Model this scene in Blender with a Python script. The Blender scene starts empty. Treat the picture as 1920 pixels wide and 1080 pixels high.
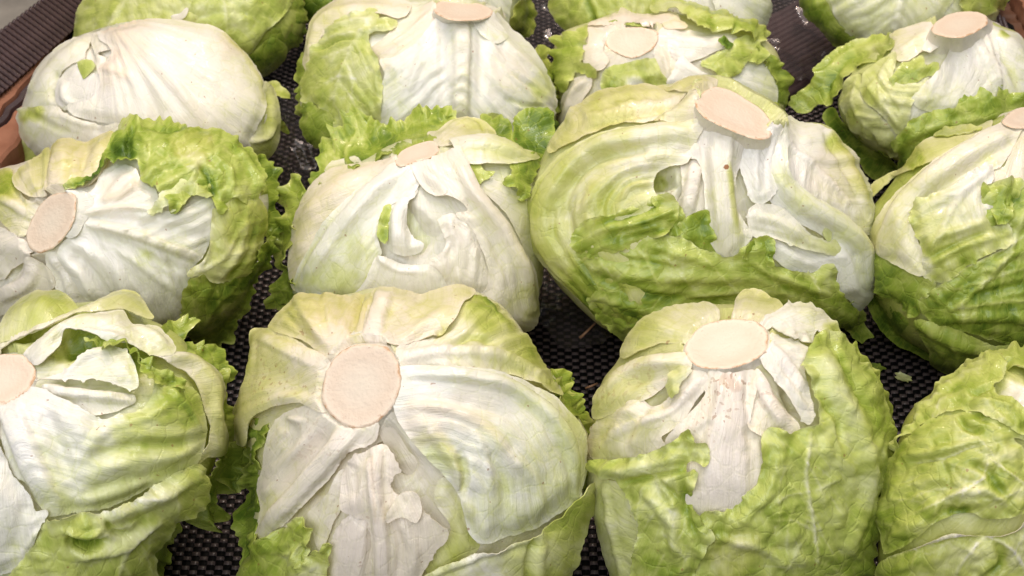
import bpy, math, random
import numpy as np
from mathutils import Vector
from mathutils.geometry import delaunay_2d_cdt

# ------------------------------------------------------------------ camera
scn = bpy.context.scene
PITCH = math.radians(42.0)
CAM = np.array([0.0, 0.0, 0.585])
FPX, CX, CY = 2600.0, 960.0, 540.0          # focal length and centre for a 1920-wide frame
RIGHT = np.array([1.0, 0.0, 0.0])
UP = np.array([0.0, math.sin(PITCH), math.cos(PITCH)])
FWD = np.array([0.0, math.cos(PITCH), -math.sin(PITCH)])
cd = bpy.data.cameras.new('camera')
cam = bpy.data.objects.new('camera', cd)
scn.collection.objects.link(cam)
cam.location = CAM
cam.rotation_euler = (math.radians(90.0) - PITCH, 0, 0)
cd.sensor_width = 36.0
cd.lens = 36.0 * FPX / 1920.0
cd.clip_start, cd.clip_end = 0.05, 50
cd.dof.use_dof = True
cd.dof.focus_distance = 0.67
cd.dof.aperture_fstop = 22
scn.camera = cam

# ------------------------------------------------------------------ light: a stall roof's lamps and the open shop front
world = bpy.data.worlds.new('World')
scn.world = world
world.use_nodes = True
bg = world.node_tree.nodes['Background']
bg.inputs[0].default_value = (0.95, 0.97, 1.0, 1)
bg.inputs[1].default_value = 0.075


def area(name, loc, target, size, energy, col, size_y=None):
    ld = bpy.data.lights.new(name, 'AREA')
    ld.energy = energy
    ld.color = col
    ld.size = size
    if size_y:
        ld.shape = 'RECTANGLE'
        ld.size_y = size_y
    o = bpy.data.objects.new(name, ld)
    scn.collection.objects.link(o)
    o.location = loc
    o.rotation_euler = (Vector(target) - Vector(loc)).to_track_quat('-Z', 'Y').to_euler()


area('stall_canopy_light', (-0.1, 0.5, 2.0), (0, 0.7, 0), 2.2, 25, (1.0, 0.95, 0.89))
area('warm_roof_lamp', (0.15, 1.4, 1.8), (0, 0.8, 0), 0.6, 8, (1.0, 0.80, 0.66))
area('daylight_front', (-0.6, -1.0, 1.7), (0, 0.62, 0.05), 1.7, 29, (0.92, 0.955, 1.0))
area('tube_lamp', (0.75, 0.9, 1.9), (0.1, 0.75, 0), 1.2, 7, (1.0, 0.97, 0.93), 0.06)
area('bulb', (-0.30, 1.25, 1.3), (0, 0.75, 0), 0.06, 2.6, (1.0, 0.78, 0.55))
area('bulb', (0.28, 1.45, 1.3), (0.1, 0.75, 0), 0.06, 2.6, (1.0, 0.86, 0.72))

scn.view_settings.view_transform = 'Standard'
scn.view_settings.look = 'None'
scn.view_settings.exposure = 0.31
scn.view_settings.gamma = 1.0
scn.cycles.use_denoising = True
scn.cycles.max_bounces = 8
scn.cycles.diffuse_bounces = 4
scn.cycles.transparent_max_bounces = 12

# ------------------------------------------------------------------ maths helpers
_rng = np.random.RandomState(7)
_PERM = np.concatenate([_rng.permutation(256)] * 3)
_GR = _rng.normal(size=(256, 3))
_GR /= np.linalg.norm(_GR, axis=1)[:, None]


def perlin(x, y, z=0.0):
    x, y, z = np.broadcast_arrays(np.asarray(x, float), np.asarray(y, float), np.asarray(z, float))
    xi, yi, zi = np.floor(x).astype(int), np.floor(y).astype(int), np.floor(z).astype(int)
    xf, yf, zf = x - xi, y - yi, z - zi
    u, v, w = [t * t * t * (t * (t * 6 - 15) + 10) for t in (xf, yf, zf)]
    out = 0.0
    for i in (0, 1):
        for j in (0, 1):
            for k in (0, 1):
                g = _GR[_PERM[_PERM[_PERM[(xi + i) & 255] + ((yi + j) & 255)] + ((zi + k) & 255)]]
                d = g[..., 0] * (xf - i) + g[..., 1] * (yf - j) + g[..., 2] * (zf - k)
                out = out + d * (u if i else 1 - u) * (v if j else 1 - v) * (w if k else 1 - w)
    return out * 1.5


def fbm(x, y, z=0.0, o=3):
    s, a = 0.0, 1.0
    for i in range(o):
        s = s + a * perlin(x * 2 ** i + 17.3 * i, y * 2 ** i - 9.1 * i, np.asarray(z) * 2 ** i + 3.7 * i)
        a *= 0.5
    return s


def sstep(x):
    x = np.clip(x, 0, 1)
    return x * x * (3 - 2 * x)


def catmull(pts, step, closed):
    p = np.asarray(pts, float)
    n = len(p)
    out = []
    rng = range(n if closed else n - 1)
    for i in rng:
        if closed:
            a, b, c, d = p[i - 1], p[i], p[(i + 1) % n], p[(i + 2) % n]
        else:
            b, c = p[i], p[i + 1]
            a = p[i - 1] if i > 0 else 2 * b - c
            d = p[i + 2] if i + 2 < n else 2 * c - b
        # centripetal-like: tangents limited so that sharp corners do not overshoot
        L = np.linalg.norm(c - b) + 1e-9
        m0 = (c - a); m0 = m0 / (np.linalg.norm(m0) + 1e-9) * L * 0.8
        m1 = (d - b); m1 = m1 / (np.linalg.norm(m1) + 1e-9) * L * 0.8
        k = max(2, int(round(L / step)))
        t = np.arange(k)[:, None] / k
        out.append((2 * t ** 3 - 3 * t ** 2 + 1) * b + (t ** 3 - 2 * t ** 2 + t) * m0 + (-2 * t ** 3 + 3 * t ** 2) * c + (t ** 3 - t ** 2) * m1)
    q = np.concatenate(out)
    if not closed:
        q = np.concatenate([q, p[-1:]])
    return q


def polyline_dist(P, Q, closed=False):
    """distance from points P to polyline Q, arc position 0..1 and signed side"""
    A = Q
    B = np.roll(Q, -1, 0) if closed else Q[1:]
    if not closed:
        A = Q[:-1]
    AB = B - A
    seg = np.linalg.norm(AB, axis=1)
    cum = np.concatenate([[0], np.cumsum(seg)])
    best = np.full(len(P), 1e18); s = np.zeros(len(P)); side = np.zeros(len(P))
    for c0 in range(0, len(P), 4000):
        p = P[c0:c0 + 4000]
        AP = p[:, None, :] - A[None]
        t = np.clip((AP * AB[None]).sum(2) / (seg ** 2 + 1e-12)[None], 0, 1)
        D = AP - t[..., None] * AB[None]
        d2 = (D ** 2).sum(2)
        j = d2.argmin(1); r = np.arange(len(p))
        best[c0:c0 + 4000] = d2[r, j]
        s[c0:c0 + 4000] = cum[j] + t[r, j] * seg[j]
        side[c0:c0 + 4000] = np.sign(AB[j, 0] * AP[r, j, 1] - AB[j, 1] * AP[r, j, 0])
    return np.sqrt(best), s, side, cum[-1]


def inside(P, Q):
    x, y = P[:, 0], P[:, 1]
    c = np.zeros(len(P), bool)
    a = Q; b = np.roll(Q, -1, 0)
    for (x1, y1), (x2, y2) in zip(a, b):
        if y1 == y2:
            continue
        m = (y1 > y) != (y2 > y)
        c ^= m & (x < (x2 - x1) * (y - y1) / (y2 - y1) + x1)
    return c


def ray(px):
    px = np.asarray(px, float)
    return FWD + RIGHT * ((px[..., 0:1] - CX) / FPX) + UP * ((CY - px[..., 1:2]) / FPX)


def on_plane(x, y, z):
    """the point of the plane at height z seen at photo pixel x, y"""
    d = ray(np.array([x, y]))
    return CAM + d * ((z - CAM[2]) / d[2])


# ------------------------------------------------------------------ materials
def new_mat(name):
    m = bpy.data.materials.new(name)
    m.use_nodes = True
    nt = m.node_tree
    nt.nodes.clear()
    return m, nt


class NT:
    def __init__(s, nt):
        s.nt = nt

    def n(s, typ, props=None, **inp):
        nd = s.nt.nodes.new(typ)
        for k, v in (props or {}).items():
            setattr(nd, k, v)
        for k, v in inp.items():
            s.set(nd, k, v)
        return nd

    def set(s, nd, k, v):
        key = int(k[1:]) if k[0] == 'i' and k[1:].isdigit() else k.replace('_', ' ')
        i = nd.inputs[key]
        if isinstance(v, bpy.types.NodeSocket):
            s.nt.links.new(v, i)
        else:
            i.default_value = v

    def math(s, op, a, b=0.0, clamp=False):
        nd = s.n('ShaderNodeMath', {'operation': op, 'use_clamp': clamp})
        s.set(nd, 'i0', a); s.set(nd, 'i1', b)
        return nd.outputs[0]

    def mix(s, f, a, b, blend='MIX'):
        nd = s.n('ShaderNodeMix', {'data_type': 'RGBA', 'blend_type': blend})
        s.set(nd, 'i0', f); s.set(nd, 'i6', a); s.set(nd, 'i7', b)
        return nd.outputs[2]

    def ramp(s, f, stops):
        nd = s.n('ShaderNodeValToRGB')
        el = nd.color_ramp.elements
        while len(el) > 1:
            el.remove(el[-1])
        el[0].position, el[0].color = stops[0][0], (*stops[0][1], 1)
        for p, c in stops[1:]:
            e = el.new(p); e.color = (*c, 1)
        s.set(nd, 'i0', f)
        return nd.outputs[0]


def leaf_material():
    m, nt = new_mat('lettuce_leaf')
    N = NT(nt)
    tint = N.n('ShaderNodeAttribute', {'attribute_name': 'tint'})
    flow = N.n('ShaderNodeAttribute', {'attribute_name': 'flow'}).outputs['Vector']
    sep = N.n('ShaderNodeSeparateColor', i0=tint.outputs['Color'])
    f, w, b = sep.outputs[0], sep.outputs[1], sep.outputs[2]
    obj = N.n('ShaderNodeTexCoord').outputs['Object']
    streak = N.n('ShaderNodeTexNoise', Vector=flow, Scale=2.1, Detail=3.0, Roughness=0.6).outputs[0]
    streak2 = N.n('ShaderNodeTexNoise', Vector=flow, Scale=0.7, Detail=2.0, Roughness=0.5).outputs[0]
    mott = N.n('ShaderNodeTexNoise', Vector=obj, Scale=70.0, Detail=4.0, Roughness=0.6).outputs[0]
    fine = N.n('ShaderNodeTexNoise', Vector=obj, Scale=900.0, Detail=3.0, Roughness=0.65).outputs[0]
    # greenness with streaks and mottling, stronger where it is already green
    amt = N.math('MULTIPLY_ADD', f, 0.7)
    nt.nodes[-1].inputs[2].default_value = 0.26
    d = N.math('ADD', N.math('MULTIPLY', N.math('SUBTRACT', streak, 0.5), N.math('MULTIPLY', N.math('SUBTRACT', 0.75, f, True), 0.5)), N.math('MULTIPLY', N.math('SUBTRACT', mott, 0.5), 0.55))
    d = N.math('ADD', d, N.math('MULTIPLY', N.math('SUBTRACT', streak2, 0.5), N.math('MULTIPLY', N.math('SUBTRACT', 0.75, f, True), 0.4)))
    f2 = N.math('ADD', f, N.math('MULTIPLY', d, amt), True)
    # fine veins: thin lines along the fibres
    v1 = N.n('ShaderNodeTexNoise', Vector=flow, Scale=1.5, Detail=2.0, Roughness=0.7).outputs[0]
    vl = N.math('SUBTRACT', 1.0, N.math('MULTIPLY', N.math('ABSOLUTE', N.math('SUBTRACT', v1, 0.5)), 22.0), True)
    f2 = N.math('ADD', f2, N.math('MULTIPLY', vl, N.math('SUBTRACT', 0.05, N.math('MULTIPLY', f, 0.17))), True)
    # net of veins in the green parts
    wob = N.n('ShaderNodeTexNoise', Vector=obj, Scale=60.0, Detail=2.0).outputs['Color']
    wv = N.n('ShaderNodeVectorMath', {'operation': 'MULTIPLY_ADD'}, i0=wob, i1=(0.012, 0.012, 0.012), i2=obj).outputs[0]
    ve = N.n('ShaderNodeTexVoronoi', {'feature': 'DISTANCE_TO_EDGE'}, Vector=wv, Scale=105.0).outputs['Distance']
    net = N.math('SUBTRACT', 1.0, N.math('MULTIPLY', ve, 13.0), True)
    gm = N.math('MULTIPLY', N.math('SUBTRACT', f, 0.22, True), 1.6, True)
    f2 = N.math('ADD', f2, N.math('MULTIPLY', net, N.math('SUBTRACT', 0.045, N.math('MULTIPLY', gm, 0.145))), True)
    net = N.math('MULTIPLY', net, N.math('ADD', 0.25, N.math('MULTIPLY', gm, 0.75)))
    col = N.ramp(f2, [(0.0, (0.85, 0.825, 0.795)), (0.12, (0.82, 0.815, 0.71)), (0.28, (0.69, 0.72, 0.37)), (0.45, (0.53, 0.595, 0.155)),
                      (0.62, (0.34, 0.44, 0.060)), (0.8, (0.155, 0.25, 0.026)), (1.0, (0.065, 0.125, 0.010))])
    warm = N.mix(N.math('MULTIPLY', w, 1.0, True), col, N.mix(1.0, col, (1.0, 0.865, 0.745, 1), 'MULTIPLY'))  # cream skin tone, deepened to put beige shadow into the whites
    # brown flecks
    sp = N.n('ShaderNodeTexNoise', Vector=obj, Scale=400.0, Detail=1.5).outputs[0]
    spm = N.math('MULTIPLY', N.math('GREATER_THAN', sp, 0.62), N.math('MULTIPLY', b, 0.75))
    sp2 = N.n('ShaderNodeTexNoise', Vector=obj, Scale=300.0, Detail=1.0).outputs[0]
    spm = N.math('MAXIMUM', spm, N.math('MULTIPLY', N.math('GREATER_THAN', sp2, 0.775), 0.6))
    solid = N.math('MULTIPLY', N.math('SUBTRACT', b, 0.8, True), 5.0, True)
    col = N.mix(N.math('MAXIMUM', spm, solid), warm, (0.33, 0.14, 0.05, 1))
    # fine relief of the fibres and the skin
    hgt = N.math('ADD', N.math('MULTIPLY', streak, N.math('MULTIPLY', N.math('SUBTRACT', 0.8, f, True), 0.75)), N.math('MULTIPLY', fine, 0.25))
    hgt = N.math('ADD', N.math('SUBTRACT', hgt, N.math('MULTIPLY', vl, 0.10)), N.math('MULTIPLY', mott, 0.5))
    hgt = N.math('SUBTRACT', hgt, N.math('MULTIPLY', net, 0.45))
    hgt = N.math('ADD', hgt, N.math('MULTIPLY', streak2, N.math('MULTIPLY', N.math('SUBTRACT', 0.8, f, True), 0.6)))
    bump = N.n('ShaderNodeBump', Strength=0.62, Distance=0.0012, Height=hgt).outputs[0]
    rough = N.math('ADD', 0.24, N.math('MULTIPLY', mott, 0.30))
    p = N.n('ShaderNodeBsdfPrincipled', Base_Color=col, Roughness=rough, Normal=bump, IOR=1.42)
    p.inputs['Specular IOR Level'].default_value = 0.45
    p.inputs['Coat Weight'].default_value = 0.35
    p.inputs['Coat Roughness'].default_value = 0.12
    tr = N.n('ShaderNodeBsdfTranslucent', Color=N.mix(1.0, col, (1.0, 1.0, 0.72, 1), 'MULTIPLY'), Normal=bump)
    mx = N.n('ShaderNodeMixShader', i0=N.math('ADD', 0.14, N.math('MULTIPLY', f, 0.22)), i1=p.outputs[0], i2=tr.outputs[0])
    out = N.n('ShaderNodeOutputMaterial', Surface=mx.outputs[0])
    return m


def cut_material():
    m, nt = new_mat('cut_stem')
    N = NT(nt)
    tint = N.n('ShaderNodeAttribute', {'attribute_name': 'tint'})
    sep = N.n('ShaderNodeSeparateColor', i0=tint.outputs['Color'])
    obj = N.n('ShaderNodeTexCoord').outputs['Object']
    n1 = N.n('ShaderNodeTexNoise', Vector=obj, Scale=190.0, Detail=4.0).outputs[0]
    n2 = N.n('ShaderNodeTexNoise', Vector=obj, Scale=700.0, Detail=3.0).outputs[0]
    r = N.math('ADD', sep.outputs[0], N.math('MULTIPLY', N.math('SUBTRACT', n1, 0.5), 0.24))
    col = N.ramp(r, [(0.0, (0.66, 0.565, 0.455)), (0.4, (0.66, 0.55, 0.44)), (0.70, (0.65, 0.52, 0.405)), (0.84, (0.67, 0.54, 0.425)), (0.93, (0.71, 0.585, 0.46)),
                     (0.99, (0.62, 0.45, 0.32)), (1.06, (0.50, 0.31, 0.18))])
    blot = N.n('ShaderNodeTexNoise', Vector=obj, Scale=420.0, Detail=2.0).outputs[0]
    bl_ = N.math('MULTIPLY', N.math('GREATER_THAN', blot, 0.66), N.math('MULTIPLY', N.math('SUBTRACT', sep.outputs[0], 0.78, True), 2.6, True))
    col = N.mix(bl_, col, (0.40, 0.20, 0.10, 1))
    bump = N.n('ShaderNodeBump', Strength=0.5, Distance=0.0011, Height=N.math('ADD', n1, N.math('MULTIPLY', n2, 0.5))).outputs[0]
    p = N.n('ShaderNodeBsdfPrincipled', Base_Color=col, Roughness=0.5, Normal=bump)
    p.inputs['Specular IOR Level'].default_value = 0.35
    N.n('ShaderNodeOutputMaterial', Surface=p.outputs[0])
    return m


def plain_material(name, col, rough=0.5, var=0.3, scale=60.0, bump=0.3, dist=0.001, spec=0.5, stretch=(1, 1, 1), col2=None):
    m, nt = new_mat(name)
    N = NT(nt)
    obj = N.n('ShaderNodeTexCoord').outputs['Object']
    mp = N.n('ShaderNodeMapping', Vector=obj, Scale=stretch).outputs[0]
    n1 = N.n('ShaderNodeTexNoise', Vector=mp, Scale=scale, Detail=5.0, Roughness=0.6).outputs[0]
    c2 = col2 or tuple(c * (1 - var) for c in col)
    c = N.mix(N.math('MULTIPLY_ADD', n1, 2.4), (*c2, 1), (*col, 1))
    nt.nodes[-2].inputs[2].default_value = -0.7
    nt.nodes[-2].use_clamp = True
    bp = N.n('ShaderNodeBump', Strength=bump, Distance=dist, Height=n1).outputs[0]
    p = N.n('ShaderNodeBsdfPrincipled', Base_Color=c, Roughness=rough, Normal=bp)
    p.inputs['Specular IOR Level'].default_value = spec
    N.n('ShaderNodeOutputMaterial', Surface=p.outputs[0])
    return m


LEAF = leaf_material()
CUT = cut_material()


# ------------------------------------------------------------------ object helpers
def link(name, mesh, parent=None, **props):
    o = bpy.data.objects.new(name, mesh)
    scn.collection.objects.link(o)
    if parent is not None:
        o.parent = parent
    for k, v in props.items():
        if v is not None:
            o[k] = v
    return o


def empty(name, loc, label, cat, group=None):
    o = bpy.data.objects.new(name, None)
    scn.collection.objects.link(o)
    o.location = loc
    o.empty_display_size = 0.02
    o['label'] = label
    o['category'] = cat
    if group:
        o['group'] = group
    return o


def mesh_from(name, V, tris, quads, mat, tint=None, flow=None, smooth=True):
    me = bpy.data.meshes.new(name)
    nt_, nq = len(tris), len(quads)
    me.vertices.add(len(V))
    me.vertices.foreach_set('co', np.ascontiguousarray(V, dtype=np.float32).ravel())
    idx = np.concatenate([np.asarray(tris, np.int32).ravel(), np.asarray(quads, np.int32).ravel()]).astype(np.int32)
    me.loops.add(len(idx))
    me.loops.foreach_set('vertex_index', idx)
    me.polygons.add(nt_ + nq)
    starts = np.concatenate([np.arange(nt_) * 3, nt_ * 3 + np.arange(nq) * 4]).astype(np.int32)
    me.polygons.foreach_set('loop_start', starts)
    me.update(calc_edges=True)
    me.validate()
    me.polygons.foreach_set('use_smooth', np.full(len(me.polygons), smooth))
    if tint is not None:
        a = me.attributes.new('tint', 'FLOAT_COLOR', 'POINT')
        c = np.ones((len(V), 4), np.float32); c[:, :3] = tint
        a.data.foreach_set('color', c.ravel())
    if flow is not None:
        a = me.attributes.new('flow', 'FLOAT_VECTOR', 'POINT')
        a.data.foreach_set('vector', np.ascontiguousarray(flow, np.float32).ravel())
    me.materials.append(mat)
    return me


# ------------------------------------------------------------------ a lettuce
class Head:
    """A lettuce: a closed rounded body whose outline is given in photo pixels, set down on the mat at its true distance."""

    def __init__(s, label, T, outline, centre, zc, seed, flow0=None, swirl=0.0, depth=0.92, step=4.2, res=1.0):
        s.ox, s.oy, s.sc = T
        s.step = step
        s.rs = np.random.RandomState(seed)
        s.seed = seed * 13.7
        s.c = s.px([centre])[0]
        s.C = on_plane(s.c[0], s.c[1], zc)
        s.Z = float(np.dot(s.C - CAM, FWD))
        s.m = s.Z / FPX                       # metres per photo pixel there
        s.k = (0.70 / s.Z)                    # size of details relative to the front row
        q = catmull(s.px(outline), 3.0, True) - s.c
        ang = np.arctan2(q[:, 1], q[:, 0]); rad = np.hypot(q[:, 0], q[:, 1])
        o = np.argsort(ang)
        th = np.linspace(-math.pi, math.pi, 721)[:-1]
        rr = np.interp(th, ang[o], rad[o], period=2 * math.pi)
        ker = np.exp(-0.5 * (np.arange(-12, 13) / 5.0) ** 2); ker /= ker.sum()
        s.rho = np.convolve(np.concatenate([rr[-12:], rr, rr[:12]]), ker, 'valid')
        s.D = depth * s.rho.mean() * s.m
        base = np.array([s.C[0], s.C[1] + 0.0, 0.0])
        s.base = base
        s.flow0 = s.px([flow0])[0] if flow0 else s.c
        s.swirl = swirl
        s.root = empty('lettuce_head', base, label, 'lettuce', 'lettuces laid out in rows on the woven mat')
        s.leaves = []
        s.rim = None

    def px(s, pts):
        return np.array([(s.ox + x / s.sc, s.oy + y / s.sc) for x, y in pts], float)

    def polar(s, P):
        d = P - s.c
        a = np.arctan2(d[:, 1], d[:, 0])
        r = np.hypot(d[:, 0], d[:, 1]) + 1e-9
        rho = np.interp(a, np.linspace(-math.pi, math.pi, 721), np.append(s.rho, s.rho[0]))
        return d / r[:, None], r / rho, rho

    def surf(s, P, h, hv=0.0, clamp=True, back=False, comp=0.0):
        """points of the body's surface at photo pixels P, lifted h mm along the surface normal"""
        n = 2.25
        if comp > 0:      # a raised layer sits further out: start it that much further in
            u, t, rho = s.polar(P)
            tq = np.clip(t, 0, 1)
            a_ = (np.maximum(1 - np.clip(t, 0, 0.9995) ** n, 0) ** (1 / n)) ** (n - 1) / s.D
            b_ = tq ** (n - 1) / (rho * s.m)
            lat = b_ / np.hypot(a_, b_)
            P = P - u * (lat * comp * 0.001 / s.m)[:, None]
        u, t, rho = s.polar(P)
        tc = np.clip(t, 0, 0.9995)
        w = s.D * (1 - tc ** n) ** (1 / n)
        over = np.clip(t - 1.0, 0, None)
        w = np.where(t > 1, -s.D * (0.10 * np.minimum(over * 8, 1) + over * 0.7), w)
        if back:
            w = -w
        nz = (np.clip(np.abs(w), 0, None) / s.D) ** (n - 1) / s.D
        nz = np.where(t > 1, 0.0, nz)
        nr = np.clip(t, 0, 1) ** (n - 1) / (rho * s.m)
        L = np.hypot(nz, nr)
        nz, nr = nz / L, nr / L
        Nrm = RIGHT * (u[:, 0] * nr)[:, None] - UP * (u[:, 1] * nr)[:, None] - FWD * (nz * (-1 if back else 1))[:, None]
        V = CAM + ray(P) * (s.Z - w)[:, None]
        V = V + Nrm * (np.asarray(h) * 0.001)[..., None] - FWD * (np.asarray(hv) * 0.001 * np.ones(len(P)))[:, None]
        if clamp:
            V[:, 2] = np.maximum(V[:, 2], 0.0025 + 0.15 * np.clip(0.0025 - V[:, 2], 0, 0.01))
        return V, Nrm

    def polarflow(s, P):
        d = P - s.flow0
        r = np.hypot(d[:, 0], d[:, 1])
        a = np.arctan2(d[:, 1], d[:, 0]) + s.swirl * r / 300.0
        return np.stack([np.cos(a) * 26, np.sin(a) * 26, r / (150.0)], 1) + s.seed

    def to_rim(s, P, H):
        """leaf bases climb to the rim of the cut stem"""
        if s.rim is None:
            return H
        Q, hr = s.rim
        near = np.hypot(P[:, 0] - Q[:, 0].mean(), P[:, 1] - Q[:, 1].mean()) < 260
        if not near.any():
            return H
        H = H.copy()
        p = P[near]
        D = np.hypot(p[:, None, 0] - Q[None, :, 0], p[:, None, 1] - Q[None, :, 1])
        j = D.argmin(1)
        d = D[np.arange(len(p)), j]
        ins = inside(p, Q)
        q = np.clip(1 - d / (62 * s.k), 0, 1) ** 1.6
        h = H[near]
        tgt = hr[j] - 0.7 + 0.25 * np.minimum(h, 4)
        h2 = h + (np.maximum(tgt, h * 0.5) - h) * q
        h2 = np.where(ins, np.minimum(h, hr[j] - 1.2 - d / s.k * 0.12), h2)
        H[near] = h2
        return H

    def below_face(s, V):
        """nothing of a leaf grows over the cut face"""
        if s.rim is None:
            return V
        d = V - CAM
        z = d @ FWD
        px = np.stack([CX + FPX * (d @ RIGHT) / z, CY - FPX * (d @ UP) / z], 1)
        A, n3 = s.face
        ins = inside(px, s.rim[0])
        if ins.any():
            up = (V[ins] - A) @ n3
            V = V.copy()
            V[ins] = V[ins] - n3 * np.maximum(up + 0.0012, 0)[:, None]
        return V

    def strokes(s, P, lst, h, f, w, flat=False):
        """ridges and creases drawn along lines: (points, half width start, end, height mm, greenness, warmth)"""
        for st in lst:
            pts, w0, w1, hh = st[0], st[1] / s.sc, st[2] / s.sc, st[3]
            dg = st[4] if len(st) > 4 else 0.0
            dw = st[5] if len(st) > 5 else 0.0
            Q = catmull(s.px(pts), 6.0, False)
            mg = max(w0, w1)
            m = (P[:, 0] > Q[:, 0].min() - mg) & (P[:, 0] < Q[:, 0].max() + mg) & (P[:, 1] > Q[:, 1].min() - mg) & (P[:, 1] < Q[:, 1].max() + mg)
            if not m.any():
                continue
            d, ss, side, L = polyline_dist(P[m], Q)
            t = ss / L
            wd = w0 + (w1 - w0) * t
            d = d * (1 + 0.12 * perlin(P[m][:, 0] / 18, P[m][:, 1] / 18, s.seed))
            prof = np.clip(1 - (d / wd) ** 2, 0, 1) ** 1.5
            if flat:
                prof = 0.82 * sstep((1 - d / wd) / 0.42) + 0.18 * prof
            prof = prof * (0.25 + 0.75 * sstep((1 - t) / 0.3)) * (0.5 + 0.5 * sstep(t / 0.12))
            h[m] += hh * prof
            f[m] += dg * prof
            w[m] += dw * prof

    def spots(s, P, lst, arr):
        for x, y, r, v in lst:
            q = s.px([(x, y)])[0]; rr = r / s.sc
            d = np.hypot(P[:, 0] - q[0], P[:, 1] - q[1]) / rr
            d = d * (1 + 0.35 * fbm(P[:, 0] / 26, P[:, 1] / 26, s.seed + 5, 2))
            arr += v * sstep((1.15 - d) / 0.7)

    def body(s, g=0.1, w=0.2, st=(), sp=(), wsp=(), bsp=(), lump=2.0, pl=0.5, gout=None, cr=0.0, name='inner_leaves', res=1.0):
        nth, nr, nb = int(280 * res), int(84 * res), 14
        th = np.linspace(0, 2 * math.pi, nth, endpoint=False)
        rho = np.interp(th, np.linspace(-math.pi, math.pi, 721), np.append(s.rho, s.rho[0]), period=2 * math.pi)
        ph = np.linspace(0, math.pi / 2, nr + 1)[1:]
        ts = np.sin(ph) ** 0.95
        ts[-1] = 0.9995
        P = [s.c[None]]
        for t in ts:
            P.append(s.c + np.stack([np.cos(th), np.sin(th)], 1) * (rho * t)[:, None])
        nf = 1 + nr * nth
        P = np.concatenate(P)
        h = np.zeros(len(P)); f = np.full(len(P), float(g)); wm = np.full(len(P), float(w)); b = np.zeros(len(P))
        if gout is not None:
            u, t, _ = s.polar(P)
            f += (gout - g) * sstep((t - 0.35) / 0.65)
        fl = s.polarflow(P)
        h += lump * fbm(P[:, 0] / (95 * s.k), P[:, 1] / (95 * s.k), s.seed, 2)
        h += pl * fbm(fl[:, 0] * 0.22, fl[:, 1] * 0.22, fl[:, 2] * 0.6, 3)
        if cr:
            h += cr * np.abs(fbm(P[:, 0] / (46 * s.k), P[:, 1] / (46 * s.k), s.seed, 2))
        s.strokes(P, st, h, f, wm)
        s.spots(P, sp, f); s.spots(P, wsp, wm); s.spots(P, bsp, b)
        f += 0.06 * fbm(P[:, 0] / 60, P[:, 1] / 60, s.seed + 9)
        h = s.to_rim(P, h)
        V, _ = s.surf(P, h)
        V = s.below_face(V)
        # closed underside
        pb = np.linspace(math.pi / 2, math.pi, nb + 1)[1:-1]
        PB = np.concatenate([s.c + np.stack([np.cos(th), np.sin(th)], 1) * (rho * min(math.sin(a), 0.999))[:, None] for a in pb])
        VB, _ = s.surf(PB, np.zeros(len(PB)), back=True)
        VC, _ = s.surf(s.c[None], np.zeros(1), back=True)
        V = np.concatenate([V, VB, VC])
        n_all = len(V)
        tris = [(0, 1 + (j + 1) % nth, 1 + j) for j in range(nth)]
        rings = nr + len(pb)
        j = np.arange(nth); j2 = (j + 1) % nth
        quads = np.concatenate([np.stack([1 + i * nth + j, 1 + i * nth + j2, 1 + (i + 1) * nth + j2, 1 + (i + 1) * nth + j], 1) for i in range(rings - 1)])
        last = 1 + (rings - 1) * nth
        tris += [(n_all - 1, last + jj, last + (jj + 1) % nth) for jj in range(nth)]
        ext = n_all - nf
        tint = np.stack([np.concatenate([f, np.full(ext, f[-nth:].mean())]), np.concatenate([wm, np.full(ext, w)]), np.concatenate([b, np.zeros(ext)])], 1)
        fl = np.concatenate([fl, s.polarflow(PB), s.polarflow(s.c[None])])
        me = mesh_from(name, V - s.base, np.array(tris), quads, LEAF, np.clip(tint, 0, 1), fl)
        return link(name, me, s.root)

    def side_veins(s, pts, n, ln, dg=-0.10):
        """secondary veins branching to both sides of a main vein, and their own forks"""
        Q = catmull(np.array(pts, float), 4.0, False)
        out = []
        for i in range(n):
            t = (i + 0.4 + s.rs.uniform(-0.2, 0.2)) / n
            j = int(t * (len(Q) - 3)) + 1
            d = Q[j + 1] - Q[j - 1]
            d = d / (np.linalg.norm(d) + 1e-9)
            sd = 1 if i % 2 else -1
            a = math.atan2(d[1], d[0]) + sd * s.rs.uniform(0.6, 1.0)
            L = ln * s.rs.uniform(0.7, 1.15)
            p = Q[j].copy(); line = [tuple(p)]
            for q in range(5):
                p = p + np.array([math.cos(a), math.sin(a)]) * L / 5
                a += -sd * 0.09 + s.rs.uniform(-0.16, 0.16)
                line.append(tuple(p))
                if q in (1, 3):
                    b = a + s.rs.choice([-1, 1]) * s.rs.uniform(0.5, 0.9)
                    e1 = p + np.array([math.cos(b), math.sin(b)]) * L * 0.22
                    e2 = e1 + np.array([math.cos(b + 0.3), math.sin(b + 0.3)]) * L * 0.2
                    out.append(([tuple(p), tuple(e1), tuple(e2)], 3.2 * s.sc, 2.2 * s.sc, -0.25, dg * 0.8))
            out.append((line, 4.2 * s.sc, 2.4 * s.sc, 0.35, dg))
        return out

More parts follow.
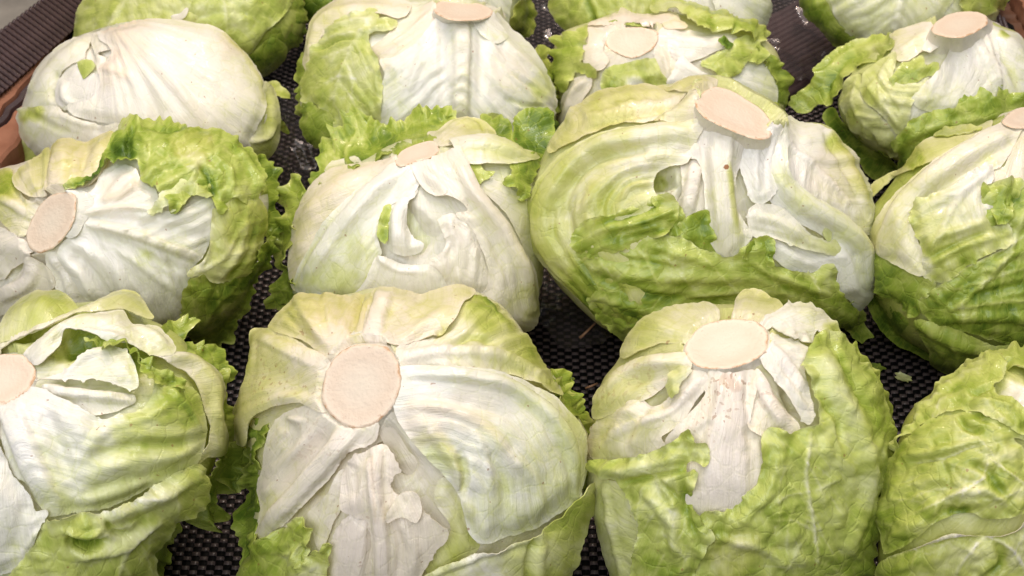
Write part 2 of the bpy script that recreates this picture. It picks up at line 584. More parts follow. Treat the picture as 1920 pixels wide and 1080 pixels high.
    def leaf(s, poly, h=3.0, g=(0.1, 0.2), w=0.3, e=0.8, ew=26.0, jag=1.6, teeth=0.0, fr=0.0, frd=26.0, frl=20.0, cr=0.0, pl=0.4, rib=None,
             st=(), sp=(), wsp=(), bsp=(), b=0.0, lab=None, name='leaf', ge=0.0, vein=0.0, lump=0.8, flowk=1.0, parent=None, sv=None, lift=2.0, along=False):
        k = s.k
        st = list(st)
        if sv:
            st += s.side_veins(*sv)
        B = catmull(s.px(poly), 3.2, True)
        seg = np.linalg.norm(np.roll(B, -1, 0) - B, axis=1)
        arc = np.concatenate([[0], np.cumsum(seg)[:-1]])
        L = seg.sum()
        # ragged outline
        tg = np.roll(B, -1, 0) - np.roll(B, 1, 0)
        nm = np.stack([tg[:, 1], -tg[:, 0]], 1) / (np.linalg.norm(tg, axis=1)[:, None] + 1e-9)
        area2 = (B[:, 0] * np.roll(B[:, 1], -1) - np.roll(B[:, 0], -1) * B[:, 1]).sum()
        if area2 < 0:
            nm = -nm
        ca, sa = np.cos(arc / L * 2 * math.pi) * L / (2 * math.pi), np.sin(arc / L * 2 * math.pi) * L / (2 * math.pi)
        off = k * ((jag * 0.9 + fr * 0.2) * fbm(ca / (15 * k), sa / (15 * k), s.seed + len(s.leaves) * 3.3, 3) + fr * 0.55 * np.abs(perlin(ca / (11 * k), sa / (11 * k), s.seed + 2.8)) * 2 + (jag * 0.8 + fr * 0.5) * perlin(ca / (42 * k), sa / (42 * k), s.seed + 8.8))
        if teeth:
            tn = perlin(ca / (9 * k), sa / (9 * k), s.seed + 40 + len(s.leaves))
            off += teeth * k * np.clip(tn - 0.15, 0, 1) ** 1.3 * 6.0
        B = B + nm * off[:, None]
        B = B + s.rs.normal(scale=1e-3, size=B.shape)
        st_ = s.step
        x0, y0 = B.min(0); x1, y1 = B.max(0)
        gx = np.arange(x0, x1, st_); gy = np.arange(y0, y1, st_ * 0.87)
        G = np.stack(np.meshgrid(gx, gy), -1)
        G[1::2, :, 0] += st_ / 2
        G = G.reshape(-1, 2)
        # keep what the frame could show
        G = G[(G[:, 1] < 1250) & (G[:, 1] > -170) & (G[:, 0] > -170) & (G[:, 0] < 2090)]
        G = G[inside(G, B)]
        if len(G):
            d0, _, _, _ = polyline_dist(G, B, True)
            G = G[d0 > st_ * 0.55] + 0.0
        G = G + s.rs.uniform(-0.3, 0.3, G.shape)
        nB = len(B)
        pts = [Vector(p) for p in np.concatenate([B, G])]
        r = delaunay_2d_cdt(pts, [(i, (i + 1) % nB) for i in range(nB)], [], 1, 1e-5)
        P = np.array([(v.x, v.y) for v in r[0]])
        F = np.array([tuple(t) for t in r[2] if len(t) == 3], int)
        a, bb, c = P[F[:, 0]], P[F[:, 1]], P[F[:, 2]]
        cr_ = (bb[:, 0] - a[:, 0]) * (c[:, 1] - a[:, 1]) - (bb[:, 1] - a[:, 1]) * (c[:, 0] - a[:, 0])
        F[cr_ > 0] = F[cr_ > 0][:, ::-1]
        F = F[np.abs(cr_) > 1e-6]
        sd = s.seed + 11.3 * len(s.leaves)
        s.leaves.append(1)
        d, arcs, _, _ = polyline_dist(P, B, True)
        dist0 = np.hypot(*(P - s.flow0).T)
        lo, hi = dist0.min(), dist0.max()
        rr = (dist0 - lo) / (hi - lo + 1e-6)
        h, e = 0.85 * h, 0.85 * (e + 0.45 * (h - e))
        H = e + (h - e) * sstep(d / (ew * k))
        f = g[0] + (g[1] - g[0]) * sstep(rr)
        wm = np.full(len(P), float(w)); br = np.full(len(P), float(b))
        fl = s.polarflow(P) + len(s.leaves) * 5.1
        if rib is not None:
            Q = catmull(s.px(rib[0]), 6.0, False)
            dr, sr, side, Lr = polyline_dist(P, Q)
            wr = 0.5 * max(rib[1], rib[2]) / s.sc
            ds = np.sqrt(dr * dr + wr * wr) - wr
            wv = sr - 1.1 * ds + 0.0016 * ds * ds
            wv = wv + 9 * k * fbm(P[:, 0] / (70 * k), P[:, 1] / (70 * k), sd + 3, 2)
            fl = np.stack([wv / (8.0 * k) * flowk, ds / (70.0 * k) + side * ds / (ds + 25 * k) * 2.0, np.zeros(len(P))], 1) + sd
            if along:
                sdist = side * dr + 10 * k * fbm(P[:, 0] / (110 * k), P[:, 1] / (110 * k), sd + 3, 2)
                fl = np.stack([sdist / (8.0 * k) * flowk, sr / (130.0 * k), np.zeros(len(P))], 1) + sd
            s.strokes(P, [(rib[0], rib[1] * 0.95, rib[2] * 0.95, rib[3] * 1.15, rib[4] if len(rib) > 4 else -0.06, rib[5] if len(rib) > 5 else 0.0)], H, f, wm, True)
            if rib[3] >= 2:
                qd = dr * s.sc / (0.5 * (rib[1] + rib[2]))
                f = f + 0.05 * np.exp(-((qd - 0.95) / 0.25) ** 2)
        H = H + lift * np.clip(perlin(arcs / (75 * k), sd * 0.37, 0.5) * 1.6, -0.25, 1) * np.clip(1 - d / (30 * k), 0, 1) ** 1.5
        _, tt_, _ = s.polar(P)
        f = f + 0.06 * sstep((tt_ - 0.55) / 0.45)  # greener toward the outline: own tint, plus side shade put into the colour
        H = H + 1.25 * pl * fbm(fl[:, 0] * 0.3, fl[:, 1] * 0.3, fl[:, 2] * 0.5, 3)
        H = H + 0.7 * lump * fbm(P[:, 0] / (60 * k), P[:, 1] / (60 * k), sd, 2)
        if cr:
            nn = fbm(P[:, 0] / (60 * k) + 0.4 * perlin(P[:, 1] / 50, P[:, 0] / 50, sd), P[:, 1] / (60 * k), sd + 2, 3)
            H = H + 0.75 * cr * (np.abs(nn) * 2.2 - 0.5) * sstep(d / (8 * k) + 0.25)
            n2 = fbm(P[:, 0] / (22 * k), P[:, 1] / (22 * k), sd + 7, 2)
            H = H + cr * 0.16 * n2
            vv = np.exp(-(nn / 0.045) ** 2)
            f = f - (0.10 + vein) * vv * np.clip(f, 0, 1)
        hv = np.zeros(len(P))
        if fr:
            ca, sa = np.cos(arcs / L * 2 * math.pi) * L / (2 * math.pi), np.sin(arcs / L * 2 * math.pi) * L / (2 * math.pi)
            wv_ = frl * 1.7 * k
            n1 = perlin(ca / wv_, sa / wv_, sd + 1.1) + 0.75 * perlin(ca / wv_ * 2.3, sa / wv_ * 2.3, sd + 5.1)
            n2 = perlin(ca / wv_, sa / wv_, sd + 31.7) + 0.4 * perlin(ca / wv_ * 2.1, sa / wv_ * 2.1, sd + 45.1)
            calm = 0.55 + 0.9 * np.clip(perlin(ca / (90 * k), sa / (90 * k), sd + 77) + 0.3, 0, 1)
            am = np.clip(1 - d / (frd * 1.25 * k), 0, 1) ** 1.2 * calm
            H = H + fr * 1.5 * n1 * am + fr * 0.3 * am
            hv = fr * 1.7 * n2 * am
        f = f - 0.22 * f * np.exp(-(d / (4.5 * k)) ** 2)
        if ge:
            f = f + ge * np.clip(1 - d / (30 * k), 0, 1) ** 1.4
        s.strokes(P, st, H, f, wm)
        s.spots(P, sp, f); s.spots(P, wsp, wm); s.spots(P, bsp, br)
        f = f + (0.03 + 0.24 * f) * fbm(P[:, 0] / (42 * k), P[:, 1] / (42 * k), sd + 6)
        H = s.to_rim(P, H)
        V, Nn = s.surf(P, H, hv, comp=0.55 * max(0.0, float(np.median(H))))
        V = s.below_face(V)
        # the leaf's thickness along its edge
        ed = np.concatenate([F[:, [0, 1]], F[:, [1, 2]], F[:, [2, 0]]])
        key = np.sort(ed, 1); key = key[:, 0] * (len(P) + 1) + key[:, 1]
        uq, inv, cnt = np.unique(key, return_inverse=True, return_counts=True)
        be = ed[cnt[inv] == 1]
        bv = np.unique(be)
        mp = np.full(len(P), -1); mp[bv] = len(P) + np.arange(len(bv))
        inn = (s.c - P[bv]); inn /= np.linalg.norm(inn, axis=1)[:, None] + 1e-9
        V2 = np.concatenate([V[bv], V[bv] - Nn[bv] * 0.0005 + FWD * 0.00015])
        nb_ = len(bv)
        quads = np.stack([mp[be[:, 1]], mp[be[:, 0]], mp[be[:, 0]] + nb_, mp[be[:, 1]] + nb_], 1)
        tint = np.clip(np.stack([f, wm, br], 1), 0, 1)
        me = mesh_from(name, np.concatenate([V, V2]) - s.base, F, quads, LEAF, np.concatenate([tint, tint[bv], tint[bv]]), np.concatenate([fl, fl[bv], fl[bv]]))
        return link(name, me, parent or s.root, label=lab)

    def stem(s, face, raise_mm=8.0, ratio=None, grow=1.45, w=0.25, g=0.06, sink=0.5, flute=0.10, tilt=None, face_lab=None, bl=0.55, hmax=22.0, climb=1.0):
        Q = catmull(s.px(face), 3.0, True)
        fc = Q.mean(0)
        D = Q - fc
        cov = np.cov(D.T)
        ev, evec = np.linalg.eigh(cov)
        kk = math.sqrt(ev[0] / ev[1]) if ratio is None else ratio
        kk = min(kk, 0.97)
        m = evec[:, 0] if tilt is None else np.array(tilt, float) / np.hypot(*tilt)
        _, Nf = s.surf(fc[None], np.zeros(1))
        nx = np.array([np.dot(Nf[0], RIGHT), -np.dot(Nf[0], UP)])
        if tilt is None and np.dot(m, nx) < 0:
            m = -m
        sn = math.sqrt(1 - kk * kk)
        n3 = RIGHT * (m[0] * sn) - UP * (m[1] * sn) - FWD * kk
        n3 = n3 * (1 - bl) + Nf[0] * bl
        n3 /= np.linalg.norm(n3)
        kk = -float(n3 @ FWD); sn = math.sqrt(max(1 - kk * kk, 1e-6))
        m = np.array([n3 @ RIGHT, -(n3 @ UP)]) / sn
        # foot of the stem on the body
        P0, N0 = s.surf(fc[None], np.zeros(1))
        shift = np.array([m[0], m[1]]) * sn * raise_mm * 0.001 / s.m
        cb = fc - shift
        u, t, rho = s.polar(cb[None])
        if t[0] > 0.97:
            cb = s.c + u[0] * rho[0] * 0.97
        A0, _ = s.surf(cb[None], np.zeros(1))
        A = A0[0] + n3 * raise_mm * 0.001
        # the plane's depth at the face's centre, then every outline point on that plane
        dc = ray(fc[None])[0]
        A = CAM + dc * (np.dot(A - CAM, FWD))
        rag = 1 + 0.028 * fbm(D[:, 0] / 11, D[:, 1] / 11, s.seed, 3)
        ring = []
        Qr = fc + D * rag[:, None]

        def onp(q):
            r_ = ray(q)
            tt = np.dot(A - CAM, n3) / (r_ @ n3)
            return CAM + r_ * tt[:, None]
        rows, tints = [], []
        for kf in (0.0001, 0.2, 0.4, 0.55, 0.68, 0.78, 0.86, 0.92, 0.96, 1.0):
            q = fc + (Qr - fc) * kf
            v = onp(q)
            hh = np.full(len(q), -sink * 0.001 * (1 - kf ** 3))
            if kf == 1.0:
                hh = hh - 0.0006
            rows.append(v + n3 * hh[:, None])
            tints.append(np.full(len(q), kf) + (0.03 * fbm(q[:, 0] / 7, q[:, 1] / 7, s.seed) if kf > 0.7 else 0))
        n = len(Q)
        V = np.concatenate(rows)
        j = np.arange(n); j2 = (j + 1) % n
        a2 = (Q[:, 0] * np.roll(Q[:, 1], -1) - np.roll(Q[:, 0], -1) * Q[:, 1]).sum()
        quads = np.concatenate([np.stack([i * n + j, (i + 1) * n + j, (i + 1) * n + j2, i * n + j2], 1) for i in range(len(rows) - 1)])
        if a2 > 0:
            quads = quads[:, ::-1]
        tint = np.zeros((len(V), 3)); tint[:, 0] = np.concatenate(tints)
        top = rows[-1]
        Sb, Nb = s.surf(Qr, np.zeros(len(Qr)))
        cosv = np.maximum(np.abs(Nb @ FWD), 0.25)
        hr = np.clip(((Sb - top) @ FWD) * cosv * 1000, -2, hmax) * climb
        s.rim = (Qr[::2], hr[::2])
        s.face = (A, n3)
        # flaring side of the stem
        ang = np.arctan2(D[:, 1], D[:, 0])
        fluted = 1 + flute * fbm(np.cos(ang) * 2.2, np.sin(ang) * 2.2, s.seed + 8, 2)
        foot = cb + D * grow * fluted[:, None]
        FV, FN = s.surf(foot, np.full(len(foot), -1.0))
        sk = [top]
        for i, tt in enumerate((0.06, 0.18, 0.32, 0.46, 0.6, 0.74, 0.87, 1.0)):
            lat = tt ** 1.0
            v = top + (FV - top) * lat
            pull = math.sin(math.pi * tt) * 0.06
            mid = A0[0] + (A - A0[0]) * (1 - tt)
            v = v + (mid - v) * pull
            v = v + (0.0003 * fbm(np.cos(ang) * 9, np.sin(ang) * 9, s.seed + tt * 0.5, 2) * math.sin(math.pi * tt) ** 0.5)[:, None] * n3
            sk.append(v)
        SV = np.concatenate(sk)
        sq = np.concatenate([np.stack([i * n + j, (i + 1) * n + j, (i + 1) * n + j2, i * n + j2], 1) for i in range(len(sk) - 1)])
        if a2 > 0:
            sq = sq[:, ::-1]
        stint = np.zeros((len(SV), 3)); stint[:, 0] = g; stint[:, 1] = w
        stint[:n, 2] = 0.45
        stint[n:2 * n, 2] = 0.25
        Pf = np.concatenate([fc + D] * len(sk))
        fl = np.stack([np.tile(np.cos(ang) * 9, len(sk)), np.tile(np.sin(ang) * 9, len(sk)), np.repeat(np.arange(len(sk)) * 0.12, n)], 1)
        so = link('stem', mesh_from('stem', SV - s.base, np.zeros((0, 3), int), sq, LEAF, np.clip(stint, 0, 1), fl), s.root)
        link('cut_face', mesh_from('cut_face', V - s.base, np.zeros((0, 3), int), quads, CUT, np.clip(tint, 0, 1)), so, label=face_lab)
        return so

# ------------------------------------------------------------------ the stall: table, woven mat, crate sides, cords, film
WEFT = plain_material('mauve_plastic_strip', (0.10, 0.076, 0.076), 0.24, 0.35, 40, 0.25, 0.0006, 0.5)
WARP = plain_material('black_plastic_strip', (0.003, 0.0028, 0.003), 0.6, 0.3, 60, 0.2, 0.0005, 0.12)
TABLE = plain_material('dark_table', (0.012, 0.011, 0.011), 0.7, 0.3, 20)
CORD = plain_material('brown_cord', (0.075, 0.044, 0.045), 0.42, 0.4, 90, 0.3, 0.0006, 0.5)
TERRA = plain_material('terracotta_board', (0.30, 0.135, 0.08), 0.6, 0.35, 25, 0.3, 0.001, 0.3, (1, 1, 6), (0.20, 0.08, 0.045))
BEIGE = plain_material('brown_board', (0.34, 0.20, 0.12), 0.6, 0.25, 25, 0.3)
DARKW = plain_material('dark_brown_board', (0.10, 0.035, 0.012), 0.6, 0.3, 25, 0.3)
GREYB = plain_material('grey_panel', (0.20, 0.18, 0.155), 0.5, 0.4, 30, 0.3)
RAILM = plain_material('dark_rail', (0.06, 0.04, 0.045), 0.35, 0.3, 30, 0.1)


def film_material():
    m, nt = new_mat('clear_film')
    N = NT(nt)
    obj = N.n('ShaderNodeTexCoord').outputs['Object']
    n1 = N.n('ShaderNodeTexNoise', Vector=obj, Scale=28.0, Detail=4.0).outputs[0]
    bp = N.n('ShaderNodeBump', Strength=0.5, Distance=0.004, Height=n1).outputs[0]
    gl = N.n('ShaderNodeBsdfGlossy', Color=(0.9, 0.88, 0.9, 1), Roughness=0.09, Normal=bp)
    df = N.n('ShaderNodeBsdfDiffuse', Color=(0.42, 0.36, 0.36, 1))
    tp = N.n('ShaderNodeBsdfTransparent', Color=(0.96, 0.95, 0.95, 1))
    a = N.n('ShaderNodeMixShader', i0=0.05, i1=tp.outputs[0], i2=df.outputs[0])
    fr = N.n('ShaderNodeFresnel', IOR=1.6, Normal=bp)
    bb = N.n('ShaderNodeMixShader', i0=N.math('MULTIPLY', fr.outputs[0], 0.75), i1=a.outputs[0], i2=gl.outputs[0])
    N.n('ShaderNodeOutputMaterial', Surface=bb.outputs[0])
    return m


FILM = film_material()


def box(x0, x1, y0, y1, z0, z1, bev=0.0):
    V = np.array([(x, y, z) for x in (x0, x1) for y in (y0, y1) for z in (z0, z1)], float)
    Q = np.array([(0, 1, 3, 2), (4, 6, 7, 5), (0, 4, 5, 1), (2, 3, 7, 6), (0, 2, 6, 4), (1, 5, 7, 3)])
    return V, Q


def beam(name, A, B, half_w, z0, z1, mat, parent, off, bev=0.002, **props):
    """a plank along the ground line A-B, half_w to each side, from z0 up to z1"""
    A, B = np.array(A[:2], float), np.array(B[:2], float)
    d = (B - A) / np.linalg.norm(B - A)
    nrm = np.array([-d[1], d[0]])
    n = 24
    prof = [(-half_w, z0), (-half_w, z1 - bev), (-half_w + bev, z1), (half_w - bev, z1), (half_w, z1 - bev), (half_w, z0)]
    V = []
    for i in range(n + 1):
        p = A + (B - A) * i / n
        wob = 0.0006 * math.sin(i * 1.7) + 0.0004 * math.sin(i * 4.1)
        for a, z in prof:
            q = p + nrm * (a + wob)
            V.append((q[0], q[1], z + 0.5 * wob))
    m = len(prof)
    Q = [(i * m + j, i * m + (j + 1) % m, (i + 1) * m + (j + 1) % m, (i + 1) * m + j) for i in range(n) for j in range(m)]
    Q += [(0, 1, 2, 5), (2, 3, 4, 5)] + [(n * m + 5, n * m + 2, n * m + 1, n * m), (n * m + 5, n * m + 4, n * m + 3, n * m + 2)]
    me = mesh_from(name, np.array(V) - np.array(off), np.zeros((0, 3), int), np.array(Q)[:, ::-1], mat, smooth=False)
    return link(name, me, parent, **props)


# table under the mat
V, Q = box(-1.6, 1.6, -0.4, 2.6, -0.05, -0.0045)
t = link('table_top', mesh_from('table_top', V, np.zeros((0, 3), int), Q, TABLE, smooth=False))
t['kind'] = 'structure'

# the woven mat: every strip its own piece
mat_root = empty('woven_mat', (0, 0.2, 0), 'dark checker-woven plastic mat lying under all the lettuces', 'mat')
PW, PL = 0.0043, 0.0029        # pitch of the lengthwise and of the crosswise strips
X0, X1, Y0, Y1 = -0.42, 0.42, 0.34, 1.42


def weft_mesh(phase):
    n = int((X1 - X0) / PW)
    V, Q = [], []
    hw = PL * 0.43
    for i in range(n):
        xc = X0 + (i + 0.5) * PW
        up = (i + phase) % 2 == 0
        for dx, z in ((-0.5, -0.0012), (-0.40, 0.0006 if up else -0.0016), (0.40, 0.0006 if up else -0.0016), (0.5, -0.0012)):
            for dy, dz in ((-hw, -0.0003), (-hw * 0.6, 0), (hw * 0.6, 0), (hw, -0.0003)):
                V.append((xc + dx * PW, dy, z + dz))
    m = n * 4
    Q = [(i * 4 + j, (i + 1) * 4 + j, (i + 1) * 4 + j + 1, i * 4 + j + 1) for i in range(m - 1) for j in range(3)]
    return mesh_from('crosswise_strip', np.array(V), np.zeros((0, 3), int), np.array(Q), WEFT)


def warp_mesh():
    V = []
    n = int((Y1 - Y0) / 0.02)
    hw = PW * 0.49
    for i in range(n + 1):
        y = (Y0 - 0.2) + i * 0.02
        for dx, z in ((-hw, -0.0005), (-hw * 0.6, 0), (hw * 0.6, 0), (hw, -0.0005)):
            V.append((dx, y, z))
    Q = [(i * 4 + j, i * 4 + j + 1, (i + 1) * 4 + j + 1, (i + 1) * 4 + j) for i in range(n) for j in range(3)]
    return mesh_from('lengthwise_strip', np.array(V), np.zeros((0, 3), int), np.array(Q), WARP)


wm = [weft_mesh(0), weft_mesh(1)]
rnd = random.Random(3)
rest_V, rest_Q, nv = [], [], 0
for i in range(int((Y1 - Y0) / PL)):
    y = Y0 + (i + 0.5) * PL - 0.2
    if i < 150:
        o = link('crosswise_strip', wm[i % 2], mat_root)
        o.location = (rnd.uniform(-1, 1) * 0.0002, y + rnd.uniform(-1, 1) * 0.0001, rnd.uniform(-1, 1) * 0.00015)
    else:
        me = wm[i % 2]
        v = np.empty(len(me.vertices) * 3, np.float32); me.vertices.foreach_get('co', v)
        v = v.reshape(-1, 3).copy(); v[:, 1] += y
        q = np.empty(len(me.loops), np.int32); me.loops.foreach_get('vertex_index', q)
        rest_V.append(v); rest_Q.append(q.reshape(-1, 4) + nv); nv += len(v)
o = link('woven_back', mesh_from('woven_back', np.concatenate(rest_V), np.zeros((0, 3), int), np.concatenate(rest_Q), WEFT), mat_root)
o['kind'] = 'stuff'
wl = warp_mesh()
nwarp = int((X1 - X0) / PW)
k0 = nwarp // 2 - 75
rest_V, rest_Q, nv = [], [], 0
for i in range(nwarp):
    x = X0 + (i + 0.5) * PW
    if k0 <= i < k0 + 150:
        o = link('lengthwise_strip', wl, mat_root)
        o.location = (x, 0, -0.0001)
    else:
        v = np.empty(len(wl.vertices) * 3, np.float32); wl.vertices.foreach_get('co', v)
        v = v.reshape(-1, 3).copy(); v[:, 0] += x; v[:, 2] -= 0.0001
        q = np.empty(len(wl.loops), np.int32); wl.loops.foreach_get('vertex_index', q)
        rest_V.append(v); rest_Q.append(q.reshape(-1, 4) + nv); nv += len(v)
o = link('woven_sides', mesh_from('woven_sides', np.concatenate(rest_V), np.zeros((0, 3), int), np.concatenate(rest_Q), WARP), mat_root)
o['kind'] = 'stuff'


def cord_mesh(length, r, pitch, lobes=2):
    """a cord twisted of strands lying along +X"""
    n = max(8, int(length / pitch * 14)); m = 12
    V = []
    for i in range(n + 1):
        x = length * i / n
        ph = 2 * math.pi * x / pitch
        for j in range(m):
            a = 2 * math.pi * j / m
            rr = r * (0.86 + 0.14 * abs(math.cos(1.5 * a - ph)))
            V.append((x, rr * math.cos(a), rr * math.sin(a)))
    Q = [(i * m + j, (i + 1) * m + j, (i + 1) * m + (j + 1) % m, i * m + (j + 1) % m) for i in range(n) for j in range(m)]
    V += [(0, 0, 0), (length, 0, 0)]
    T = [(len(V) - 2, (j + 1) % m, j) for j in range(m)] + [(len(V) - 1, n * m + j, n * m + (j + 1) % m) for j in range(m)]
    return mesh_from('cord', np.array(V), np.array(T), np.array(Q)[:, ::-1], CORD)


def cord_panel(label, upper, lower, n, zu, zl, overlap=1.0):
    """cords side by side between two lines of the photo, the upper ends at height zu and the lower ends at zl"""
    U0, U1 = on_plane(*upper[0], zu), on_plane(*upper[1], zu)
    L0, L1 = on_plane(*lower[0], zl), on_plane(*lower[1], zl)
    root = empty('cord_panel', (L0 + L1) / 2, label, 'woven panel')
    base = np.array(root.location)
    sp = np.linalg.norm((U1 - U0)) / (n - 1)
    length = np.linalg.norm(U0 - L0)
    me = cord_mesh(length, sp * 0.47, sp * 1.9)
    for i in range(n):
        t = i / (n - 1)
        a = U0 + (U1 - U0) * t
        b = L0 + (L1 - L0) * t
        o = link('cord', me, root)
        o.location = a - base
        dv = Vector(b - a)
        q = dv.to_track_quat('X', 'Z')
        o.rotation_mode = 'QUATERNION'
        o.rotation_quaternion = q
        o.scale = (dv.length / length * (1 + 0.01 * rnd.uniform(-1, 1)), 1, 1)
    # the dark board that carries the cords
    nrm = np.cross(L0 - U0, U1 - U0); nrm /= np.linalg.norm(nrm)
    if nrm[2] > 0:
        nrm = -nrm
    e = (U1 - U0) / np.linalg.norm(U1 - U0) * 0.01
    c = [U0 - e, U1 + e, L1 + e, L0 - e]
    top = [p + nrm * sp * 0.3 for p in c]; bot = [p + nrm * (sp * 0.3 + 0.006) for p in c]
    V = np.array(top + bot) - base
    Q = np.array([(0, 1, 2, 3), (7, 6, 5, 4), (0, 4, 5, 1), (1, 5, 6, 2), (2, 6, 7, 3), (3, 7, 4, 0)])
    link('backing_board', mesh_from('backing_board', V, np.zeros((0, 3), int), Q, WARP, smooth=False), root)
    return root


cord_panel('dark brown twisted-cord panel sloping beside the terracotta crate side', [(-100, 133), (130, -40)], [(-18, 194), (192, 6)], 30, 0.080, 0.056)
cord_panel('small patch of dark brown cords between the pale stem and the brown board', [(1836, 8), (1880, 34)], [(1816, 60), (1900, 90)], 7, 0.055, 0.045)
cord_panel('dark corded strip running back between two frilly lettuces', [(1405, 60), (1415, 210)], [(1570, -30), (1580, 120)], 15, 0.004, 0.004)

# crate sides
a, b2 = on_plane(-60, 286, 0.05), on_plane(150, 50, 0.05)
cs = empty('crate_side', (a + b2) / 2, 'terracotta crate side with a dark rail, beside the white fan-leaved lettuce', 'crate side')
off = np.array(cs.location)
dd = (b2 - a) / np.linalg.norm(b2 - a); nn = np.array([-dd[1], dd[0], 0])


def along(o_, z):
    return a + nn * o_, b2 + nn * o_


A, B = along(0.0165, 0); beam('board', A, B, 0.0135, 0.0, 0.053, TERRA, cs, off)
A, B = along(0.0, 0); beam('rail', A, B, 0.0022, 0.0, 0.050, RAILM, cs, off)
A, B = along(-0.0125, 0); beam('board', A, B, 0.0095, 0.0, 0.047, TERRA, cs, off)
A, B = along(-0.036, 0); beam('lower_board', A, B, 0.013, 0.0, 0.028, BEIGE, cs, off)
A, B = on_plane(1893, -20, 0.06), on_plane(1975, 110, 0.06)
cs2 = empty('crate_side', (A + B) / 2, 'brown and pink crate side beyond the pale tall-stemmed lettuce', 'crate side')
off = np.array(cs2.location)
dd = (B - A) / np.linalg.norm(B - A); nn = np.array([-dd[1], dd[0], 0])
beam('board', A - nn * 0.012, B - nn * 0.012, 0.014, 0.0, 0.05, DARKW, cs2, off, label='dark brown inner board')
beam('board', A - nn * 0.0 + nn * 0.0125, B + nn * 0.0125, 0.010, 0.0, 0.062, TERRA, cs2, off, label='pinkish outer board')
# grey panel behind the cord panel
A, B = on_plane(-160, 120, 0.075), on_plane(150, -110, 0.075)
gp = empty('grey_panel', (A + B) / 2, 'worn grey panel beyond the brown cord panel', 'panel')
dd = (B - A) / np.linalg.norm(B - A); nn = np.array([-dd[1], dd[0], 0])
beam('panel_board', A + nn * 0.01, B + nn * 0.01, 0.035, 0.0, 0.062, GREYB, gp, np.array(gp.location))


def film(label, poly, z, seed, amp=0.006, name='plastic_film'):
    B = catmull(poly, 8, True)
    x0, y0 = B.min(0); x1, y1 = B.max(0)
    G = np.stack(np.meshgrid(np.arange(x0, x1, 6.0), np.arange(y0, y1, 4.0)), -1).reshape(-1, 2)
    G = G[inside(G, B)]
    d0, _, _, _ = polyline_dist(G, B, True)
    G = G[d0 > 3]
    r = delaunay_2d_cdt([Vector(p) for p in np.concatenate([B, G])], [(i, (i + 1) % len(B)) for i in range(len(B))], [], 1, 1e-5)
    P = np.array([(v.x, v.y) for v in r[0]])
    W = np.array([on_plane(p[0], p[1], z) for p in P])
    rid = fbm(W[:, 0] * 22 + W[:, 1] * 9, W[:, 1] * 14, seed, 3)
    W[:, 2] = z + amp * (1 - np.abs(rid) * 1.6).clip(0) - amp * 0.3
    W[:, 2] = np.maximum(W[:, 2], 0.0028)
    F = np.array([tuple(t) for t in r[2] if len(t) == 3])
    n = np.cross(W[F[:, 1]] - W[F[:, 0]], W[F[:, 2]] - W[F[:, 0]])[:, 2]
    F[n < 0] = F[n < 0][:, ::-1]
    base = W.mean(0); base[2] = 0.0
    o = link(name, mesh_from(name, W - base, F, np.zeros((0, 4), int), FILM))
    o.location = base
    o['label'] = label; o['category'] = 'plastic film'
    return o


film('crumpled clear film on the mat beside the swirl-leaved large lettuce', [(1000, 470), (1110, 520), (1150, 610), (1130, 655), (1060, 660), (1000, 600), (985, 540)], 0.006, 3.1, 0.010)
film('clear film over the mat between the fan-leaved and frill-backed lettuces', [(490, 190), (600, 200), (620, 300), (590, 360), (500, 350), (450, 300)], 0.010, 8.4, 0.012)
film('glinting clear film between two pale lettuces at the back', [(980, -20), (1070, -20), (1080, 60), (1040, 110), (990, 110), (960, 60)], 0.012, 5.5, 0.014)
film('clear film over the dark cords behind the frilly lettuce', [(1400, -40), (1530, -40), (1560, 100), (1500, 160), (1440, 110), (1405, 40)], 0.014, 2.2, 0.012)


def debris(name, label, cat, x, y, z, pts, r, mat):
    """a thin bent stalk lying on the mat"""
    W = np.array([on_plane(px_, py_, z + dz) for px_, py_, dz in pts])
    m = 7; V = []
    for i, p in enumerate(W):
        d = W[min(i + 1, len(W) - 1)] - W[max(i - 1, 0)]; d /= np.linalg.norm(d)
        u = np.cross(d, (0, 0, 1.0)); u /= np.linalg.norm(u); v = np.cross(u, d)
        rr = r * (1.0 - 0.5 * i / len(W))
        for j in range(m):
            a_ = 2 * math.pi * j / m
            V.append(p + u * rr * math.cos(a_) + v * rr * math.sin(a_))
    n = len(W)
    Q = [(i * m + j, i * m + (j + 1) % m, (i + 1) * m + (j + 1) % m, (i + 1) * m + j) for i in range(n - 1) for j in range(m)]
    V += [W[0], W[-1]]
    T = [(n * m, (j + 1) % m, j) for j in range(m)] + [(n * m + 1, (n - 1) * m + j, (n - 1) * m + (j + 1) % m) for j in range(m)]
    base = W.mean(0)
    o = link(name, mesh_from(name, np.array(V) - base, np.array(T), np.array(Q), mat))
    o.location = base
    o['label'] = label; o['category'] = cat
    return o


STRAW = plain_material('straw', (0.42, 0.22, 0.12), 0.35, 0.3, 60)
debris('straw', 'thin tan straw on the mat under the large swirl-leaved lettuce', 'straw', 0, 0, 0.012, [(1087, 634, 0), (1100, 622, 0.003), (1116, 606, 0.005)], 0.0009, STRAW)
debris('straw', 'short reddish straw on the mat beside the brown-flecked lettuce', 'straw', 0, 0, 0.005, [(1098, 728, 0), (1108, 724, 0.002), (1120, 719, 0.002)], 0.0008, STRAW)


SCRAP = LEAF


